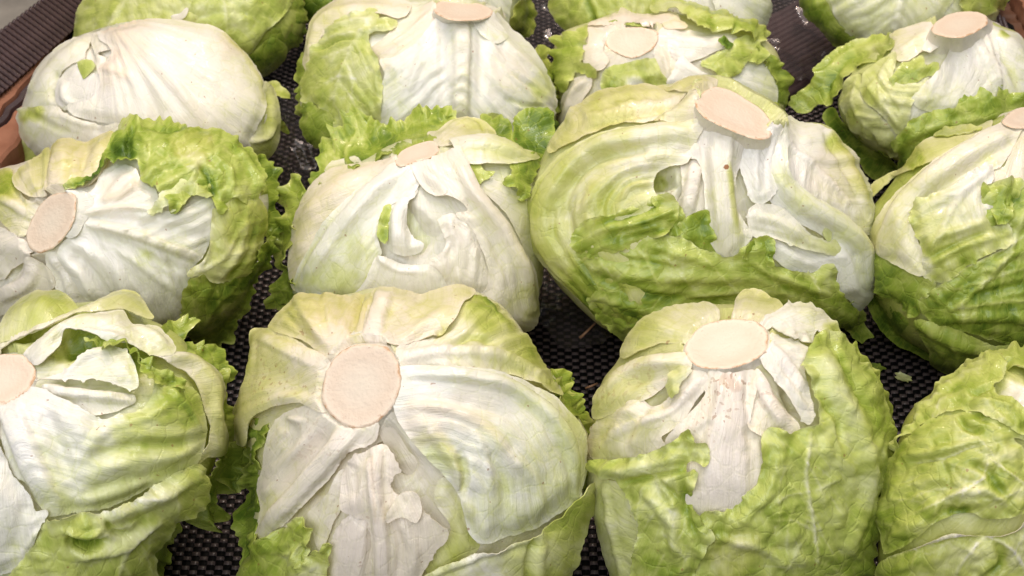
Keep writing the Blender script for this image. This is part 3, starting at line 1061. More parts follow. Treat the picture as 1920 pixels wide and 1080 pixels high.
def scrap(label, x, y, size, g, seed, z=0.004):
    """a torn bit of leaf lying on the mat"""
    c = on_plane(x, y, z)
    r_ = np.random.RandomState(seed)
    n = 26
    ang = np.linspace(0, 2 * math.pi, n, endpoint=False)
    V, ring = [], []
    for q in (0.0, 0.35, 0.7, 1.0):
        for i, a_ in enumerate(ang):
            rad = size * q * (1 + 0.45 * float(fbm(math.cos(a_) * 1.6, math.sin(a_) * 1.6, seed, 3)))
            xx, yy = rad * math.cos(a_) * 1.5, rad * math.sin(a_)
            zz = 0.25 * size * float(fbm(xx / size * 1.3, yy / size * 1.3, seed + 4, 2)) + 0.35 * size * q * q
            V.append((xx, yy, zz + 0.001))
    V = np.array(V); V[:, 2] = np.maximum(V[:, 2], 0.0)
    rot = r_.uniform(0, 3)
    V[:, :2] = V[:, :2] @ np.array([[math.cos(rot), math.sin(rot)], [-math.sin(rot), math.cos(rot)]])
    j = np.arange(n); j2 = (j + 1) % n
    Q = np.concatenate([np.stack([i * n + j, (i + 1) * n + j, (i + 1) * n + j2, i * n + j2], 1) for i in range(3)])
    tint = np.zeros((len(V), 3)); tint[:, 0] = g; tint[:, 1] = 0.3
    o = link('leaf_scrap', mesh_from('leaf_scrap', V, np.zeros((0, 3), int), Q, SCRAP, tint, V * 900))
    o.location = c
    o['label'] = label; o['category'] = 'leaf scrap'


scrap('small green leaf scrap on the mat by the round-stemmed lettuce', 1058, 716, 0.0042, 0.75, 4)
scrap('olive leaf scrap on the mat beside the brown-flecked lettuce', 1640, 694, 0.0034, 0.75, 9)
scrap('brownish leaf crumb in the open patch of mat before the green-wrapped lettuce', 1692, 712, 0.0034, 0.35, 15)

# ------------------------------------------------------------------ front row
def head_O():
    H = Head('big pale lettuce with round cut stem facing out and a torn pink leaf below it', (420, 520, 1.928),
             [(165, 190), (260, 68), (400, 66), (530, 54), (620, 41), (720, 58), (850, 45), (960, 75), (1050, 150), (1110, 240), (1200, 380), (1270, 470),
              (1312, 580), (1332, 700), (1310, 830), (1270, 940), (1230, 1080), (1150, 1220), (950, 1330), (700, 1350), (400, 1300), (200, 1200), (105, 1060),
              (100, 900), (108, 700), (75, 560), (85, 440), (105, 300)], (690, 640), 0.066, 1, flow0=(500, 395))
    H.stem([(440, 255), (520, 240), (590, 255), (630, 318), (637, 390), (605, 470), (548, 525), (470, 545), (410, 520), (362, 470), (352, 420), (368, 345), (400, 290)], 4.5, 0.93, grow=1.4, w=0.55)
    H.body(0.10, 0.45, lump=2.5, gout=0.22, st=[
        ([(400, 560), (330, 700), (250, 820)], 60, 60, -4), ([(560, 560), (640, 660), (700, 720)], 70, 60, -7, 0.04, 0.3)],
        sp=[(140, 640, 150, 0.05)], wsp=[(300, 700, 300, 0.3)])
    L = H.leaf
    # behind, dark green edge on the near-left side and frill on the far side
    L([(95, 505), (150, 520), (165, 570), (130, 640), (125, 720), (132, 830), (130, 960), (90, 1060), (70, 900), (88, 760), (80, 640), (75, 560)], -0.5, (0.62, 0.75), 0.1, fr=3, jag=3, lab='dark green curled outer leaf')
    L([(1190, 370), (1240, 390), (1305, 455), (1345, 540), (1340, 640), (1312, 720), (1330, 850), (1285, 880), (1235, 740), (1235, 540)], -1.5, (0.45, 0.7), 0.35, fr=4, jag=4, frl=16, lab='yellow-green frilled outer leaf')
    L([(1180, 330), (1235, 355), (1260, 370), (1255, 420), (1300, 460), (1290, 500), (1200, 480)], -2, (0.7, 0.75), 0.3, fr=3, jag=3)
    # inner wall left under the rib
    L([(375, 470), (300, 466), (215, 495), (165, 560), (148, 680), (125, 750), (138, 830), (128, 945), (200, 905), (300, 815), (400, 710), (460, 630), (550, 590), (560, 520), (480, 500)], 4.5, (0.04, 0.10), 0.6, e=2.5, pl=0.5, teeth=1.0, along=True,
      rib=([(475, 530), (405, 630), (310, 740), (205, 850), (135, 935)], 50, 34, 4.5, -0.02),
      st=[([(380, 560), (300, 660), (190, 800)], 34, 30, -2.0, 0, 0.15), ([(220, 520), (260, 560), (220, 620)], 30, 40, -1.5), ([(170, 700), (260, 640), (330, 560)], 25, 20, 0.8), ([(160, 780), (230, 730), (300, 650)], 20, 18, 0.7), ([(240, 510), (300, 520)], 14, 14, 1.4)], bsp=[(430, 620, 50, 0.3), (300, 560, 120, 0.2)], lab='pinkish white leaf with a stout rib')
    # recess between the ribs
    L([(560, 500), (640, 520), (700, 580), (720, 700), (660, 720), (600, 640), (560, 560)], -3.0, (0.06, 0.1), 0.6, e=-4)
    # upper left flap
    L([(395, 310), (300, 250), (230, 210), (165, 188), (120, 195), (101, 230), (98, 300), (80, 400), (50, 470), (17, 530), (30, 580), (78, 612), (90, 545), (112, 512), (200, 470), (290, 457), (375, 490), (395, 420)],
      6.5, (0.10, 0.28), 0.75, e=3.5, pl=0.5, ew=34, rib=([(400, 330), (250, 270), (120, 210)], 40, 26, 1.8, -0.03),
      st=[([(380, 410), (240, 370), (110, 320)], 55, 70, -2.2, 0.06), ([(370, 450), (220, 440), (60, 520)], 26, 30, 1.6), ([(120, 215), (105, 320), (60, 480)], 20, 22, 1.6, 0.05)],
      bsp=[(120, 250, 46, 0.45), (200, 380, 110, 0.30), (330, 400, 60, 0.35), (160, 420, 80, 0.25)], lab='cream flap folded down with brown flecks')
    # upper yellow leaf with pleats
    L([(395, 310), (300, 238), (166, 186), (198, 130), (258, 70), (330, 62), (430, 68), (520, 55), (562, 55), (545, 120), (530, 240), (460, 262)],
      5.0, (0.13, 0.29), 0.85, e=2.0, pl=1.0, rib=([(450, 270), (380, 180), (330, 66)], 60, 80, 1.5),
      st=[([(500, 60), (485, 140), (478, 240)], 14, 18, -3.0, 0.10), ([(440, 70), (445, 150), (440, 230)], 20, 20, 1.2), ([(350, 72), (370, 150), (400, 240)], 20, 16, -1.2, 0.05), ([(270, 90), (310, 160), (370, 240)], 26, 20, 1.5), ([(225, 130), (290, 200), (360, 260)], 16, 14, -1.2)],
      bsp=[(290, 205, 14, 0.9), (470, 90, 30, 0.3)], wsp=[(400, 120, 140, 0.2)], lab='yellowed upper leaf with fine pleats')
    L([(515, 255), (512, 190), (538, 58), (622, 41), (720, 60), (850, 45), (905, 60), (860, 110), (830, 165), (780, 205), (720, 225), (650, 260), (590, 262)],
      5.5, (0.07, 0.18), 0.75, e=2.5, pl=0.7, rib=([(545, 255), (560, 160), (590, 50)], 42, 40, 3.2, -0.08),
      st=[([(620, 250), (680, 150), (760, 70)], 40, 50, -1.6, 0.04), ([(640, 250), (740, 170), (840, 90)], 24, 22, 1.2, 0, 0.1), ([(770, 205), (800, 195), (790, 180)], 14, 14, -2.5, 0.25)])
    L([(640, 270), (760, 215), (830, 155), (850, 80), (930, 74), (1000, 108), (1052, 168), (1112, 240), (1202, 380), (1215, 430), (1100, 380), (1000, 345), (900, 330), (760, 335), (640, 345)],
      4.2, (0.06, 0.34), 0.45, e=1.6, pl=1.1, teeth=0.6, rib=([(650, 300), (800, 270), (1000, 290), (1190, 390)], 26, 22, 1.6, -0.05),
      st=[([(830, 240), (900, 225), (980, 250)], 18, 16, -2.0, 0.12), ([(860, 110), (960, 130), (1040, 200)], 26, 16, 1.0, 0.12), ([(870, 75), (950, 90), (1000, 165)], 10, 8, 1.5, 0.3, 0.1), ([(830, 170), (770, 210), (790, 180)], 18, 10, -2.0, 0.15)],
      sp=[(945, 140, 90, 0.14), (1080, 260, 80, 0.08)], bsp=[(1040, 185, 22, 0.7), (905, 322, 8, 0.9)], lab='upper leaf with a green torn patch')
    # the big bulging leaf on the right
    L([(630, 345), (760, 322), (900, 322), (1020, 347), (1120, 387), (1200, 442), (1270, 522), (1312, 620), (1303, 720), (1262, 795), (1190, 852), (1130, 900), (1000, 940), (920, 950), (880, 905), (850, 790), (800, 715), (740, 655), (670, 570), (620, 480)],
      9.0, (0.04, 0.17), 0.12, e=2.0, ew=42, pl=0.9, lump=1.4, rib=([(640, 345), (760, 345), (900, 362), (1050, 412), (1170, 520), (1240, 650), (1262, 780)], 34, 24, 3.6, 0.04),
      st=[([(660, 380), (780, 400), (920, 425), (1060, 500), (1140, 620)], 60, 90, -2.2, -0.02), ([(690, 460), (820, 480), (960, 560), (1060, 720)], 28, 26, 1.6, 0.0, 0.35), ([(850, 640), (868, 700), (862, 780)], 26, 16, -3.5, 0.10),
          ([(760, 560), (830, 660), (870, 800), (940, 920)], 34, 30, 2.0, 0.05, 0.2), ([(940, 620), (1000, 720), (1010, 860)], 26, 30, -1.8, 0.05), ([(1030, 640), (1110, 740), (1120, 860)], 30, 26, 1.6), ([(900, 560), (940, 640), (960, 800)], 18, 20, 1.2)],
      sp=[(760, 640, 110, 0.14), (1050, 780, 160, 0.06), (1240, 560, 90, 0.08)], wsp=[(720, 520, 120, 0.5), (900, 470, 120, 0.25)], along=True, lab='bulging white leaf with a long curved rib')
    L([(790, 720), (850, 780), (885, 905), (925, 955), (900, 1000), (830, 1050), (740, 1070), (730, 1010), (820, 910), (760, 800)], 4.0, (0.22, 0.4), 0.4, e=1.5, pl=1.0)
    L([(440, 690), (440, 800), (400, 880), (350, 980), (320, 930), (290, 870), (380, 780)], 2.0, (0.08, 0.15), 0.6, e=0.5, bsp=[(390, 880, 50, 0.42)])
    # lower broad rib
    L([(560, 880), (520, 850), (470, 845), (415, 900), (380, 990), (330, 1080), (290, 1220), (590, 1220)], 6.0, (0.05, 0.12), 0.7, e=2.0, ew=44, teeth=0.8, pl=0.7, along=True, rib=([(490, 830), (470, 980), (440, 1200)], 56, 90, 1.6), bsp=[(505, 1000, 20, 0.6)])
    # frilly bottom left
    L([(88, 965), (102, 915), (150, 930), (230, 898), (290, 853), (326, 900), (328, 970), (300, 1000), (290, 945), (268, 990), (240, 985), (228, 1015), (300, 1010), (350, 975), (392, 960), (385, 1080), (360, 1180), (100, 1180), (88, 1060)],
      8.0, (0.52, 0.50), 0.25, e=5.0, fr=4, jag=2.5, teeth=2.5, cr=1.0, pl=0.6, sp=[(330, 1080, 80, -0.25)], lab='green frilled lower leaf')
    # torn pinkish leaf standing in front
    L([(462, 660), (520, 622), (575, 597), (612, 625), (642, 690), (625, 706), (606, 750), (640, 780), (700, 800), (745, 850), (812, 912), (760, 985), (716, 1070), (700, 1180), (550, 1180), (545, 960), (525, 872), (440, 832), (436, 750)],
      9.5, (0.02, 0.08), 0.7, e=8.0, ew=30, teeth=1.6, jag=2.4, pl=0.9, lump=0.4, rib=([(560, 620), (555, 760), (575, 900), (585, 1150)], 30, 36, 2.2, -0.04),
      st=[([(545, 640), (548, 720), (560, 800)], 8, 8, -1.5, 0, 0.4), ([(480, 700), (470, 790)], 26, 26, -1.0), ([(640, 860), (690, 960), (680, 1080)], 30, 30, 1.6), ([(610, 830), (640, 950), (630, 1100)], 18, 18, -1.6), ([(530, 660), (510, 740), (500, 820)], 16, 14, 1.2), ([(553, 640), (556, 760), (562, 860)], 7, 7, 0.3, 0.0, 0.9)], bsp=[(552, 735, 22, 0.35), (520, 868, 30, 0.4)], along=True, lab='torn pinkish leaf standing up')
    L([(596, 862), (618, 800), (645, 766), (690, 757), (716, 790), (720, 830), (700, 862), (650, 845)], 12.0, (0.03, 0.08), 0.7, e=12.0, ew=16, lump=1.0, jag=2.0, lab='small curled torn scrap of leaf')
    # lower right leaf wrapping up
    L([(718, 1060), (800, 1020), (880, 988), (980, 962), (1090, 928), (1136, 905), (1200, 852), (1255, 790), (1318, 735), (1328, 790), (1305, 860), (1270, 940), (1230, 1080), (1150, 1220), (760, 1220), (690, 1120)],
      11.0, (0.25, 0.42), 0.3, e=7.0, fr=1.6, frd=14, teeth=1.0, pl=0.6, cr=0.5, st=[([(730, 1055), (900, 990), (1130, 915)], 20, 16, 2.2, -0.05), ([(1105, 930), (1085, 1010), (1090, 1150)], 16, 24, -3, 0.1), ([(1135, 915), (1120, 1040), (1150, 1150)], 20, 30, 2)],
      sp=[(1230, 850, 80, 0.15), (940, 1040, 120, -0.12)], ge=0.06, lab='lower leaf folded up with frilled rim')


def head_P():
    H = Head('lettuce whose brown-flecked ribs spread from an oval peach cut stem above green leaves', (1060, 520, 1.928),
             [(110, 440), (130, 370), (200, 290), (240, 200), (330, 125), (450, 102), (610, 125), (760, 118), (880, 115), (960, 160), (1060, 280), (1130, 400),
              (1180, 560), (1180, 680), (1140, 800), (1120, 950), (1060, 1060), (980, 1180), (800, 1260), (550, 1270), (330, 1220), (200, 1120), (140, 960), (100, 800), (92, 650), (100, 530)],
             (640, 680), 0.066, 2, flow0=(580, 260))
    H.stem([(460, 205), (500, 170), (560, 152), (640, 148), (700, 163), (732, 205), (728, 255), (690, 292), (640, 315), (570, 328), (490, 323), (445, 293), (431, 250)], 6.5, 0.62, grow=1.5, bl=0.85, w=0.5, sink=1.4, face_lab='peach oval cut face')
    H.body(0.12, 0.55, lump=2.0, gout=0.36, sp=[(180, 900, 200, 0.05), (230, 1000, 160, 0.1)], st=[([(380, 420), (330, 520), (360, 560)], 50, 40, -5), ([(800, 400), (850, 490)], 40, 40, -6, 0.05), ([(500, 370), (460, 470), (400, 530)], 26, 30, -5)])
    L = H.leaf
    L([(1040, 240), (1080, 290), (1140, 400), (1190, 560), (1192, 680), (1150, 790), (1120, 960), (1090, 900), (1120, 700), (1110, 500), (1050, 350)], 0.5, (0.55, 0.7), 0.35, fr=2, jag=2.5)
    L([(440, 245), (330, 240), (225, 292), (198, 290), (236, 200), (330, 123), (450, 102), (530, 112), (560, 160), (500, 200)], 3.0, (0.15, 0.32), 0.55, e=1.2, pl=0.8,
      st=[([(470, 220), (380, 190), (290, 170)], 40, 50, 1.8), ([(440, 230), (340, 230), (240, 270)], 26, 24, -1.8, 0.05)])
    L([(600, 170), (610, 125), (614, 95), (640, 62), (690, 56), (735, 85), (780, 122), (740, 150), (700, 178)], 7.0, (0.10, 0.30), 0.65, e=4.5, ew=22, st=[([(640, 150), (650, 100), (680, 70)], 30, 40, 3.0)], lab='rounded curled leaf behind the stem')
    L([(700, 178), (740, 150), (790, 122), (860, 108), (930, 128), (985, 200), (975, 240), (925, 215), (900, 200), (885, 240), (840, 235), (800, 225), (740, 205)], 6.0, (0.02, 0.16), 0.3, e=4.0, ew=20, fr=1.5, teeth=1.8,
      st=[([(730, 180), (820, 150), (920, 150)], 34, 30, 2.5)], sp=[(960, 200, 40, 0.3)], bsp=[(850, 200, 40, 0.25)])
    L([(690, 225), (760, 225), (870, 250), (884, 300), (862, 330), (872, 400), (890, 500), (872, 532), (842, 505), (790, 425), (720, 345), (690, 310)], 5.0, (0.03, 0.08), 0.35, e=2.2, ew=20, teeth=2.0, pl=0.6,
      rib=([(710, 270), (800, 330), (870, 420)], 30, 22, 1.6), st=[([(720, 300), (790, 380), (860, 490)], 18, 16, 1.5), ([(740, 260), (820, 280), (880, 290)], 14, 12, -1.0)], lab='white torn leaf beside the stem')
    L([(450, 285), (330, 280), (205, 335), (130, 405), (108, 480), (110, 515), (200, 480), (285, 445), (335, 412), (405, 360), (455, 335)], 5.5, (0.14, 0.26), 0.6, e=1.5, pl=0.5,
      rib=([(440, 300), (330, 312), (210, 355), (120, 440)], 34, 26, 2.5, -0.04), st=[([(430, 330), (320, 360), (200, 420)], 22, 22, -1.5, 0.08)], bsp=[(160, 430, 50, 0.36), (290, 390, 120, 0.25), (320, 262, 26, 0.5)], along=True, lab='wide yellowish rib with red-brown flecks')
    L([(505, 350), (440, 350), (385, 420), (320, 468), (255, 436), (195, 455), (120, 515), (98, 580), (104, 650), (170, 668), (235, 655), (360, 605), (352, 575), (422, 525), (470, 445), (512, 390)], 4.5, (0.08, 0.2), 0.6, e=1.2, pl=0.9, teeth=1.4,
      rib=([(480, 380), (380, 480), (240, 540), (110, 620)], 20, 20, 1.0), st=[([(250, 445), (210, 530), (150, 640)], 36, 34, 2.0), ([(330, 480), (280, 560), (240, 640)], 26, 26, 1.5), ([(300, 470), (240, 560)], 16, 16, -1.2)])
    L([(372, 395), (388, 340), (430, 318), (455, 345), (420, 390), (385, 440)], 7.5, (0.25, 0.5), 0.4, e=5, ew=10, fr=1.5, jag=2.5, teeth=1.5)
    L([(515, 350), (600, 360), (672, 350), (684, 400), (668, 480), (665, 535), (730, 590), (760, 660), (750, 730), (700, 790), (640, 850), (540, 890), (430, 850), (390, 760), (420, 680), (440, 620), (400, 600), (350, 605), (435, 505), (500, 425)],
      4.8, (0.03, 0.06), 0.62, e=1.5, ew=34, teeth=1.0, pl=0.45, rib=([(598, 350), (590, 470), (575, 600), (570, 850)], 56, 130, 2.6),
      st=[([(560, 400), (520, 500), (430, 560)], 20, 26, 1.2), ([(650, 380), (640, 480)], 14, 14, -1.2)], bsp=[(560, 430, 110, 0.48), (600, 380, 60, 0.4), (500, 540, 80, 0.36)], along=True, lab='broad pinkish white rib with brown flecks')
    L([(680, 345), (725, 385), (790, 475), (842, 545), (780, 570), (700, 572), (655, 535), (662, 470)], 4.0, (0.04, 0.1), 0.65, e=1.2, rib=([(690, 370), (740, 460), (800, 545)], 34, 36, 2.5), bsp=[(720, 440, 50, 0.32)])
    # green cover on the right and below
    L([(846, 322), (862, 270), (905, 212), (940, 208), (1000, 230), (1062, 290), (1132, 400), (1168, 500), (1188, 620), (1155, 740), (1135, 900), (1115, 980), (1050, 1090), (900, 1260), (550, 1268), (470, 1090), (505, 965), (530, 925), (470, 875), (512, 832), (570, 832), (622, 782), (682, 742), (702, 680), (694, 625), (705, 560), (730, 538), (800, 560), (850, 542), (898, 532), (892, 450), (868, 375)],
      9.0, (0.42, 0.58), 0.16, e=4.5, ew=40, fr=2.4, frd=18, jag=2.0, cr=1.8, pl=0.5, ge=0.08,
      st=[([(900, 280), (960, 420), (1040, 560), (1080, 760)], 40, 40, 2.6, -0.1), ([(940, 240), (1010, 380), (1090, 520)], 20, 20, -2.6, 0.1), ([(900, 430), (960, 520), (980, 640)], 18, 18, -2.4, 0.12), ([(760, 620), (720, 760), (600, 880)], 30, 30, 2.0), ([(870, 560), (850, 700), (880, 900), (900, 1080)], 10, 10, 0.6, -0.22),
          ([(520, 920), (700, 960), (850, 1080)], 24, 24, 1.6, -0.1), ([(1080, 700), (1040, 850), (990, 1000)], 40, 30, 2.2, -0.12), ([(880, 900), (800, 860), (720, 860)], 8, 8, 0.5, -0.15), ([(870, 760), (780, 780), (720, 820)], 7, 7, 0.4, -0.12), ([(880, 760), (960, 720)], 7, 7, 0.4, -0.12)],
      sp=[(1060, 760, 90, -0.16), (760, 830, 60, 0.18), (820, 600, 50, 0.12), (560, 900, 60, 0.1), (640, 960, 70, -0.12)], wsp=[(600, 980, 120, 0.4)], sv=([(760, 570), (800, 760), (860, 920), (900, 1100)], 8, 280), lab='large bright green blistered leaf')  # the pale spot near the outer edge is glare painted in as less green
    L([(98, 668), (200, 660), (340, 622), (402, 582), (440, 545), (462, 590), (502, 597), (518, 640), (500, 668), (452, 655), (440, 690), (478, 702), (470, 740), (455, 780), (470, 840), (492, 872), (535, 910), (502, 965), (472, 1050), (455, 1260), (260, 1260), (250, 1010), (270, 880), (205, 745), (150, 722)],
      10.0, (0.38, 0.5), 0.18, e=6.0, ew=30, fr=3.0, frd=20, jag=2.4, cr=1.7, pl=0.5, ge=0.08,
      st=[([(110, 690), (240, 690), (380, 650), (490, 640)], 34, 26, 2.5, -0.05), ([(220, 735), (330, 710), (430, 690)], 16, 12, -3.5, 0.15), ([(300, 760), (380, 860), (400, 1000)], 26, 26, 2.5, -0.08), ([(420, 720), (440, 850), (480, 940)], 20, 20, -2.6, 0.12), ([(340, 720), (400, 780), (430, 900)], 14, 12, -2.0, 0.15)],
      sp=[(450, 800, 50, 0.18), (380, 1000, 90, 0.1)], sv=([(260, 660), (330, 800), (370, 1000)], 6, 160), lab='green crumpled leaf curling at its tip')
    L([(90, 655), (150, 725), (205, 745), (272, 880), (255, 1000), (270, 1230), (180, 1120), (140, 980), (102, 820)], 5.0, (0.26, 0.34), 0.3, e=3.0, cr=0.7, pl=0.5, rib=([(150, 740), (180, 900), (220, 1100)], 14, 14, 1.2))


def head_N():
    H = Head('opened lettuce with jagged white leaves and a deep green frill along its rim', (0, 520, 1.929),
             [(0, 180), (150, 100), (280, 95), (430, 90), (520, 140), (620, 200), (710, 280), (770, 370), (790, 480), (790, 610), (745, 740), (670, 850), (575, 1000),
              (510, 1150), (300, 1330), (0, 1350), (-300, 1250), (-450, 1000), (-480, 700), (-420, 400), (-250, 230)], (170, 690), 0.066, 3, flow0=(20, 370))
    H.stem([(-110, 330), (-60, 290), (20, 275), (82, 282), (120, 318), (126, 360), (92, 412), (30, 450), (-10, 462), (-80, 450), (-120, 400)], 4.5, 0.9, grow=1.4, w=0.3)
    H.body(0.14, 0.25, lump=2.0, gout=0.4, st=[([(220, 260), (330, 235), (470, 320)], 60, 60, -9, 0.2), ([(180, 390), (330, 400), (480, 405)], 40, 40, -6), ([(120, 200), (60, 250)], 40, 30, -6, 0.2)], sp=[(330, 240, 120, 0.3), (500, 300, 80, 0.35)])  # green spots also paint in the shadow of the inner gap
    L = H.leaf
    L([(570, 215), (582, 185), (640, 153), (700, 150), (712, 168), (680, 200), (690, 245), (740, 240), (790, 250), (835, 310), (838, 378), (802, 372), (780, 345), (720, 300), (640, 290), (600, 250)], -1.0, (0.62, 0.7), 0.2, fr=4.5, jag=3, frl=16, lab='dark frilled leaf at the far rim')
    L([(730, 720), (790, 640), (845, 595), (882, 640), (872, 755), (832, 782), (792, 792), (800, 840), (760, 882), (712, 900), (700, 850), (655, 870), (612, 940), (600, 1000), (575, 1090), (545, 1180), (470, 1180), (520, 990), (600, 860)], 1.5, (0.52, 0.66), 0.25, e=1.5, fr=5, jag=3, frl=17, lab='green frilled leaf under the near rim')
    L([(780, 340), (812, 420), (845, 480), (870, 590), (885, 690), (860, 770), (810, 770), (790, 640), (770, 500)], 1.0, (0.52, 0.64), 0.3, e=1.5, fr=4.5, jag=3)
    L([(10, 210), (60, 112), (130, 72), (205, 60), (268, 98), (292, 126), (210, 180), (100, 225), (0, 262), (-70, 260), (-60, 222)], 9.0, (0.22, 0.4), 0.35, e=6, ew=30, st=[([(0, 240), (90, 160), (230, 100)], 50, 60, 3.5)])
    L([(100, 285), (200, 205), (250, 178), (400, 132), (445, 130), (482, 178), (560, 188), (604, 230), (622, 284), (560, 288), (470, 252), (400, 242), (290, 212), (240, 217), (222, 262), (150, 320)], 10.0, (0.06, 0.16), 0.3, e=6.0, ew=26, teeth=1.0,
      st=[([(130, 270), (260, 190), (420, 160)], 26, 20, 2.0), ([(230, 210), (330, 215), (500, 250)], 18, 18, 3.0, -0.05), ([(500, 190), (560, 230), (600, 270)], 20, 20, 2.0)], lab='white leaf torn along its lower edge')
    L([(310, 232), (360, 225), (450, 242), (500, 290), (560, 312), (600, 342), (672, 372), (662, 412), (640, 402), (600, 392), (540, 392), (510, 332), (482, 282), (400, 262), (330, 248)], 7.0, (0.6, 0.58), 0.15, e=5.0, fr=4.5, jag=3, frl=15, cr=0.8, lab='green frill tucked between white leaves')
    L([(545, 282), (640, 284), (720, 290), (782, 350), (804, 420), (794, 500), (812, 590), (802, 642), (742, 652), (698, 692), (745, 600), (757, 540), (738, 480), (716, 400), (670, 342), (600, 312)], 6.0, (0.08, 0.28), 0.4, e=4.0, ew=18, st=[([(560, 295), (700, 310), (770, 400), (775, 520), (780, 630)], 26, 24, 2.5)], lab='long pale rim of a leaf')
    L([(0, 250), (100, 212), (200, 182), (290, 130), (380, 80), (440, 54), (490, 74), (530, 130), (546, 166), (500, 152), (440, 130), (330, 152), (250, 178), (180, 204), (90, 232), (0, 285), (-60, 290)], 9.0, (0.12, 0.3), 0.45, e=6.0, ew=22, st=[([(20, 262), (200, 195), (400, 100), (470, 75)], 24, 22, 2.5, -0.03)], lab='long folded-over pale leaf')
    L([(140, 375), (250, 335), (310, 287), (380, 260), (450, 270), (492, 330), (500, 400), (480, 410), (420, 388), (340, 367), (300, 374), (250, 370), (170, 372)], 7.5, (0.03, 0.16), 0.2, e=4.0, ew=24, teeth=2.2, st=[([(160, 365), (300, 330), (400, 310)], 40, 60, -2.0), ([(240, 350), (310, 295), (400, 268)], 20, 20, 2.0)])
    L([(160, 400), (300, 405), (485, 420), (490, 455), (350, 500), (250, 465)], 2.0, (0.05, 0.15), 0.3, e=0.5, rib=([(175, 410), (320, 425), (480, 440)], 26, 24, 4.0, -0.03))
    L([(0, 470), (60, 422), (140, 398), (220, 432), (290, 462), (380, 512), (440, 492), (510, 482), (552, 430), (570, 350), (592, 390), (612, 395), (655, 360), (662, 400), (692, 402), (722, 440), (748, 540), (742, 600), (702, 672), (600, 722), (480, 792), (380, 832), (300, 842), (200, 852), (140, 802), (110, 742), (60, 702), (20, 560)],
      8.0, (0.0, 0.34), 0.12, e=3.0, ew=34, teeth=2.2, pl=0.6, lump=1.2, rib=([(40, 450), (90, 560), (140, 680), (200, 820)], 56, 60, 3.6),
      st=[([(180, 480), (230, 620), (270, 740)], 44, 40, -2.16), ([(220, 470), (300, 540), (330, 600)], 50, 50, 1.73), ([(330, 620), (400, 540), (540, 500), (660, 420)], 34, 24, 1.87), ([(350, 640), (500, 600), (640, 600), (735, 570)], 26, 24, -1.87, 0.08), ([(340, 700), (480, 660), (620, 650), (730, 600)], 34, 20, 1.73), ([(330, 760), (460, 720), (600, 700)], 24, 24, -1.44, 0.05), ([(300, 800), (440, 770), (560, 720)], 26, 20, 1.44),
          ([(620, 400), (690, 500), (735, 570)], 18, 14, 1.15), ([(660, 470), (700, 530)], 12, 10, -1.08, 0.1)],
      sp=[(560, 520, 110, 0.10), (650, 440, 110, 0.16), (600, 620, 90, 0.06), (480, 560, 80, 0.08)], lab='large white leaf with saw-toothed edges')
    L([(60, 1060), (150, 945), (185, 865), (240, 850), (310, 842), (380, 832), (480, 790), (600, 728), (705, 672), (742, 700), (735, 760), (722, 800), (640, 872), (592, 932), (562, 1010), (565, 1150), (300, 1330), (0, 1330)],
      12.0, (0.38, 0.52), 0.2, e=8.0, ew=30, fr=2.6, frd=18, jag=2, teeth=1.0, cr=1.4, pl=0.6,
      st=[([(380, 850), (520, 800), (720, 700)], 40, 26, 3.2, -0.14), ([(390, 860), (420, 900), (480, 900)], 16, 16, -3.0, 0.15), ([(280, 930), (330, 950), (390, 930)], 26, 18, -7.0, 0.25), ([(260, 890), (330, 910), (390, 880)], 18, 16, 3.0), ([(560, 860), (460, 960), (420, 1080)], 10, 12, 0.8, -0.15), ([(300, 980), (420, 960), (560, 860)], 26, 22, 2.5, -0.05)],
      sp=[(300, 900, 70, 0.14), (560, 800, 70, -0.1), (200, 980, 80, 0.05)], sv=([(620, 740), (500, 860), (420, 1080)], 8, 200), lab='green leaf cupped around a small hollow')
    L([(-20, 470), (12, 482), (22, 560), (40, 640), (72, 712), (130, 782), (152, 832), (195, 835), (172, 882), (150, 942), (120, 1002), (60, 1052), (0, 1062), (-200, 1110), (-300, 900), (-200, 600)], 12.0, (0.0, 0.14), 0.2, e=6, ew=30, teeth=2.2, pl=0.8,
      st=[([(120, 800), (100, 900), (60, 1010)], 36, 36, -2.4, 0.06), ([(40, 700), (30, 850), (-10, 1000)], 44, 44, 2), ([(160, 900), (120, 970)], 16, 16, 2, 0.08)])


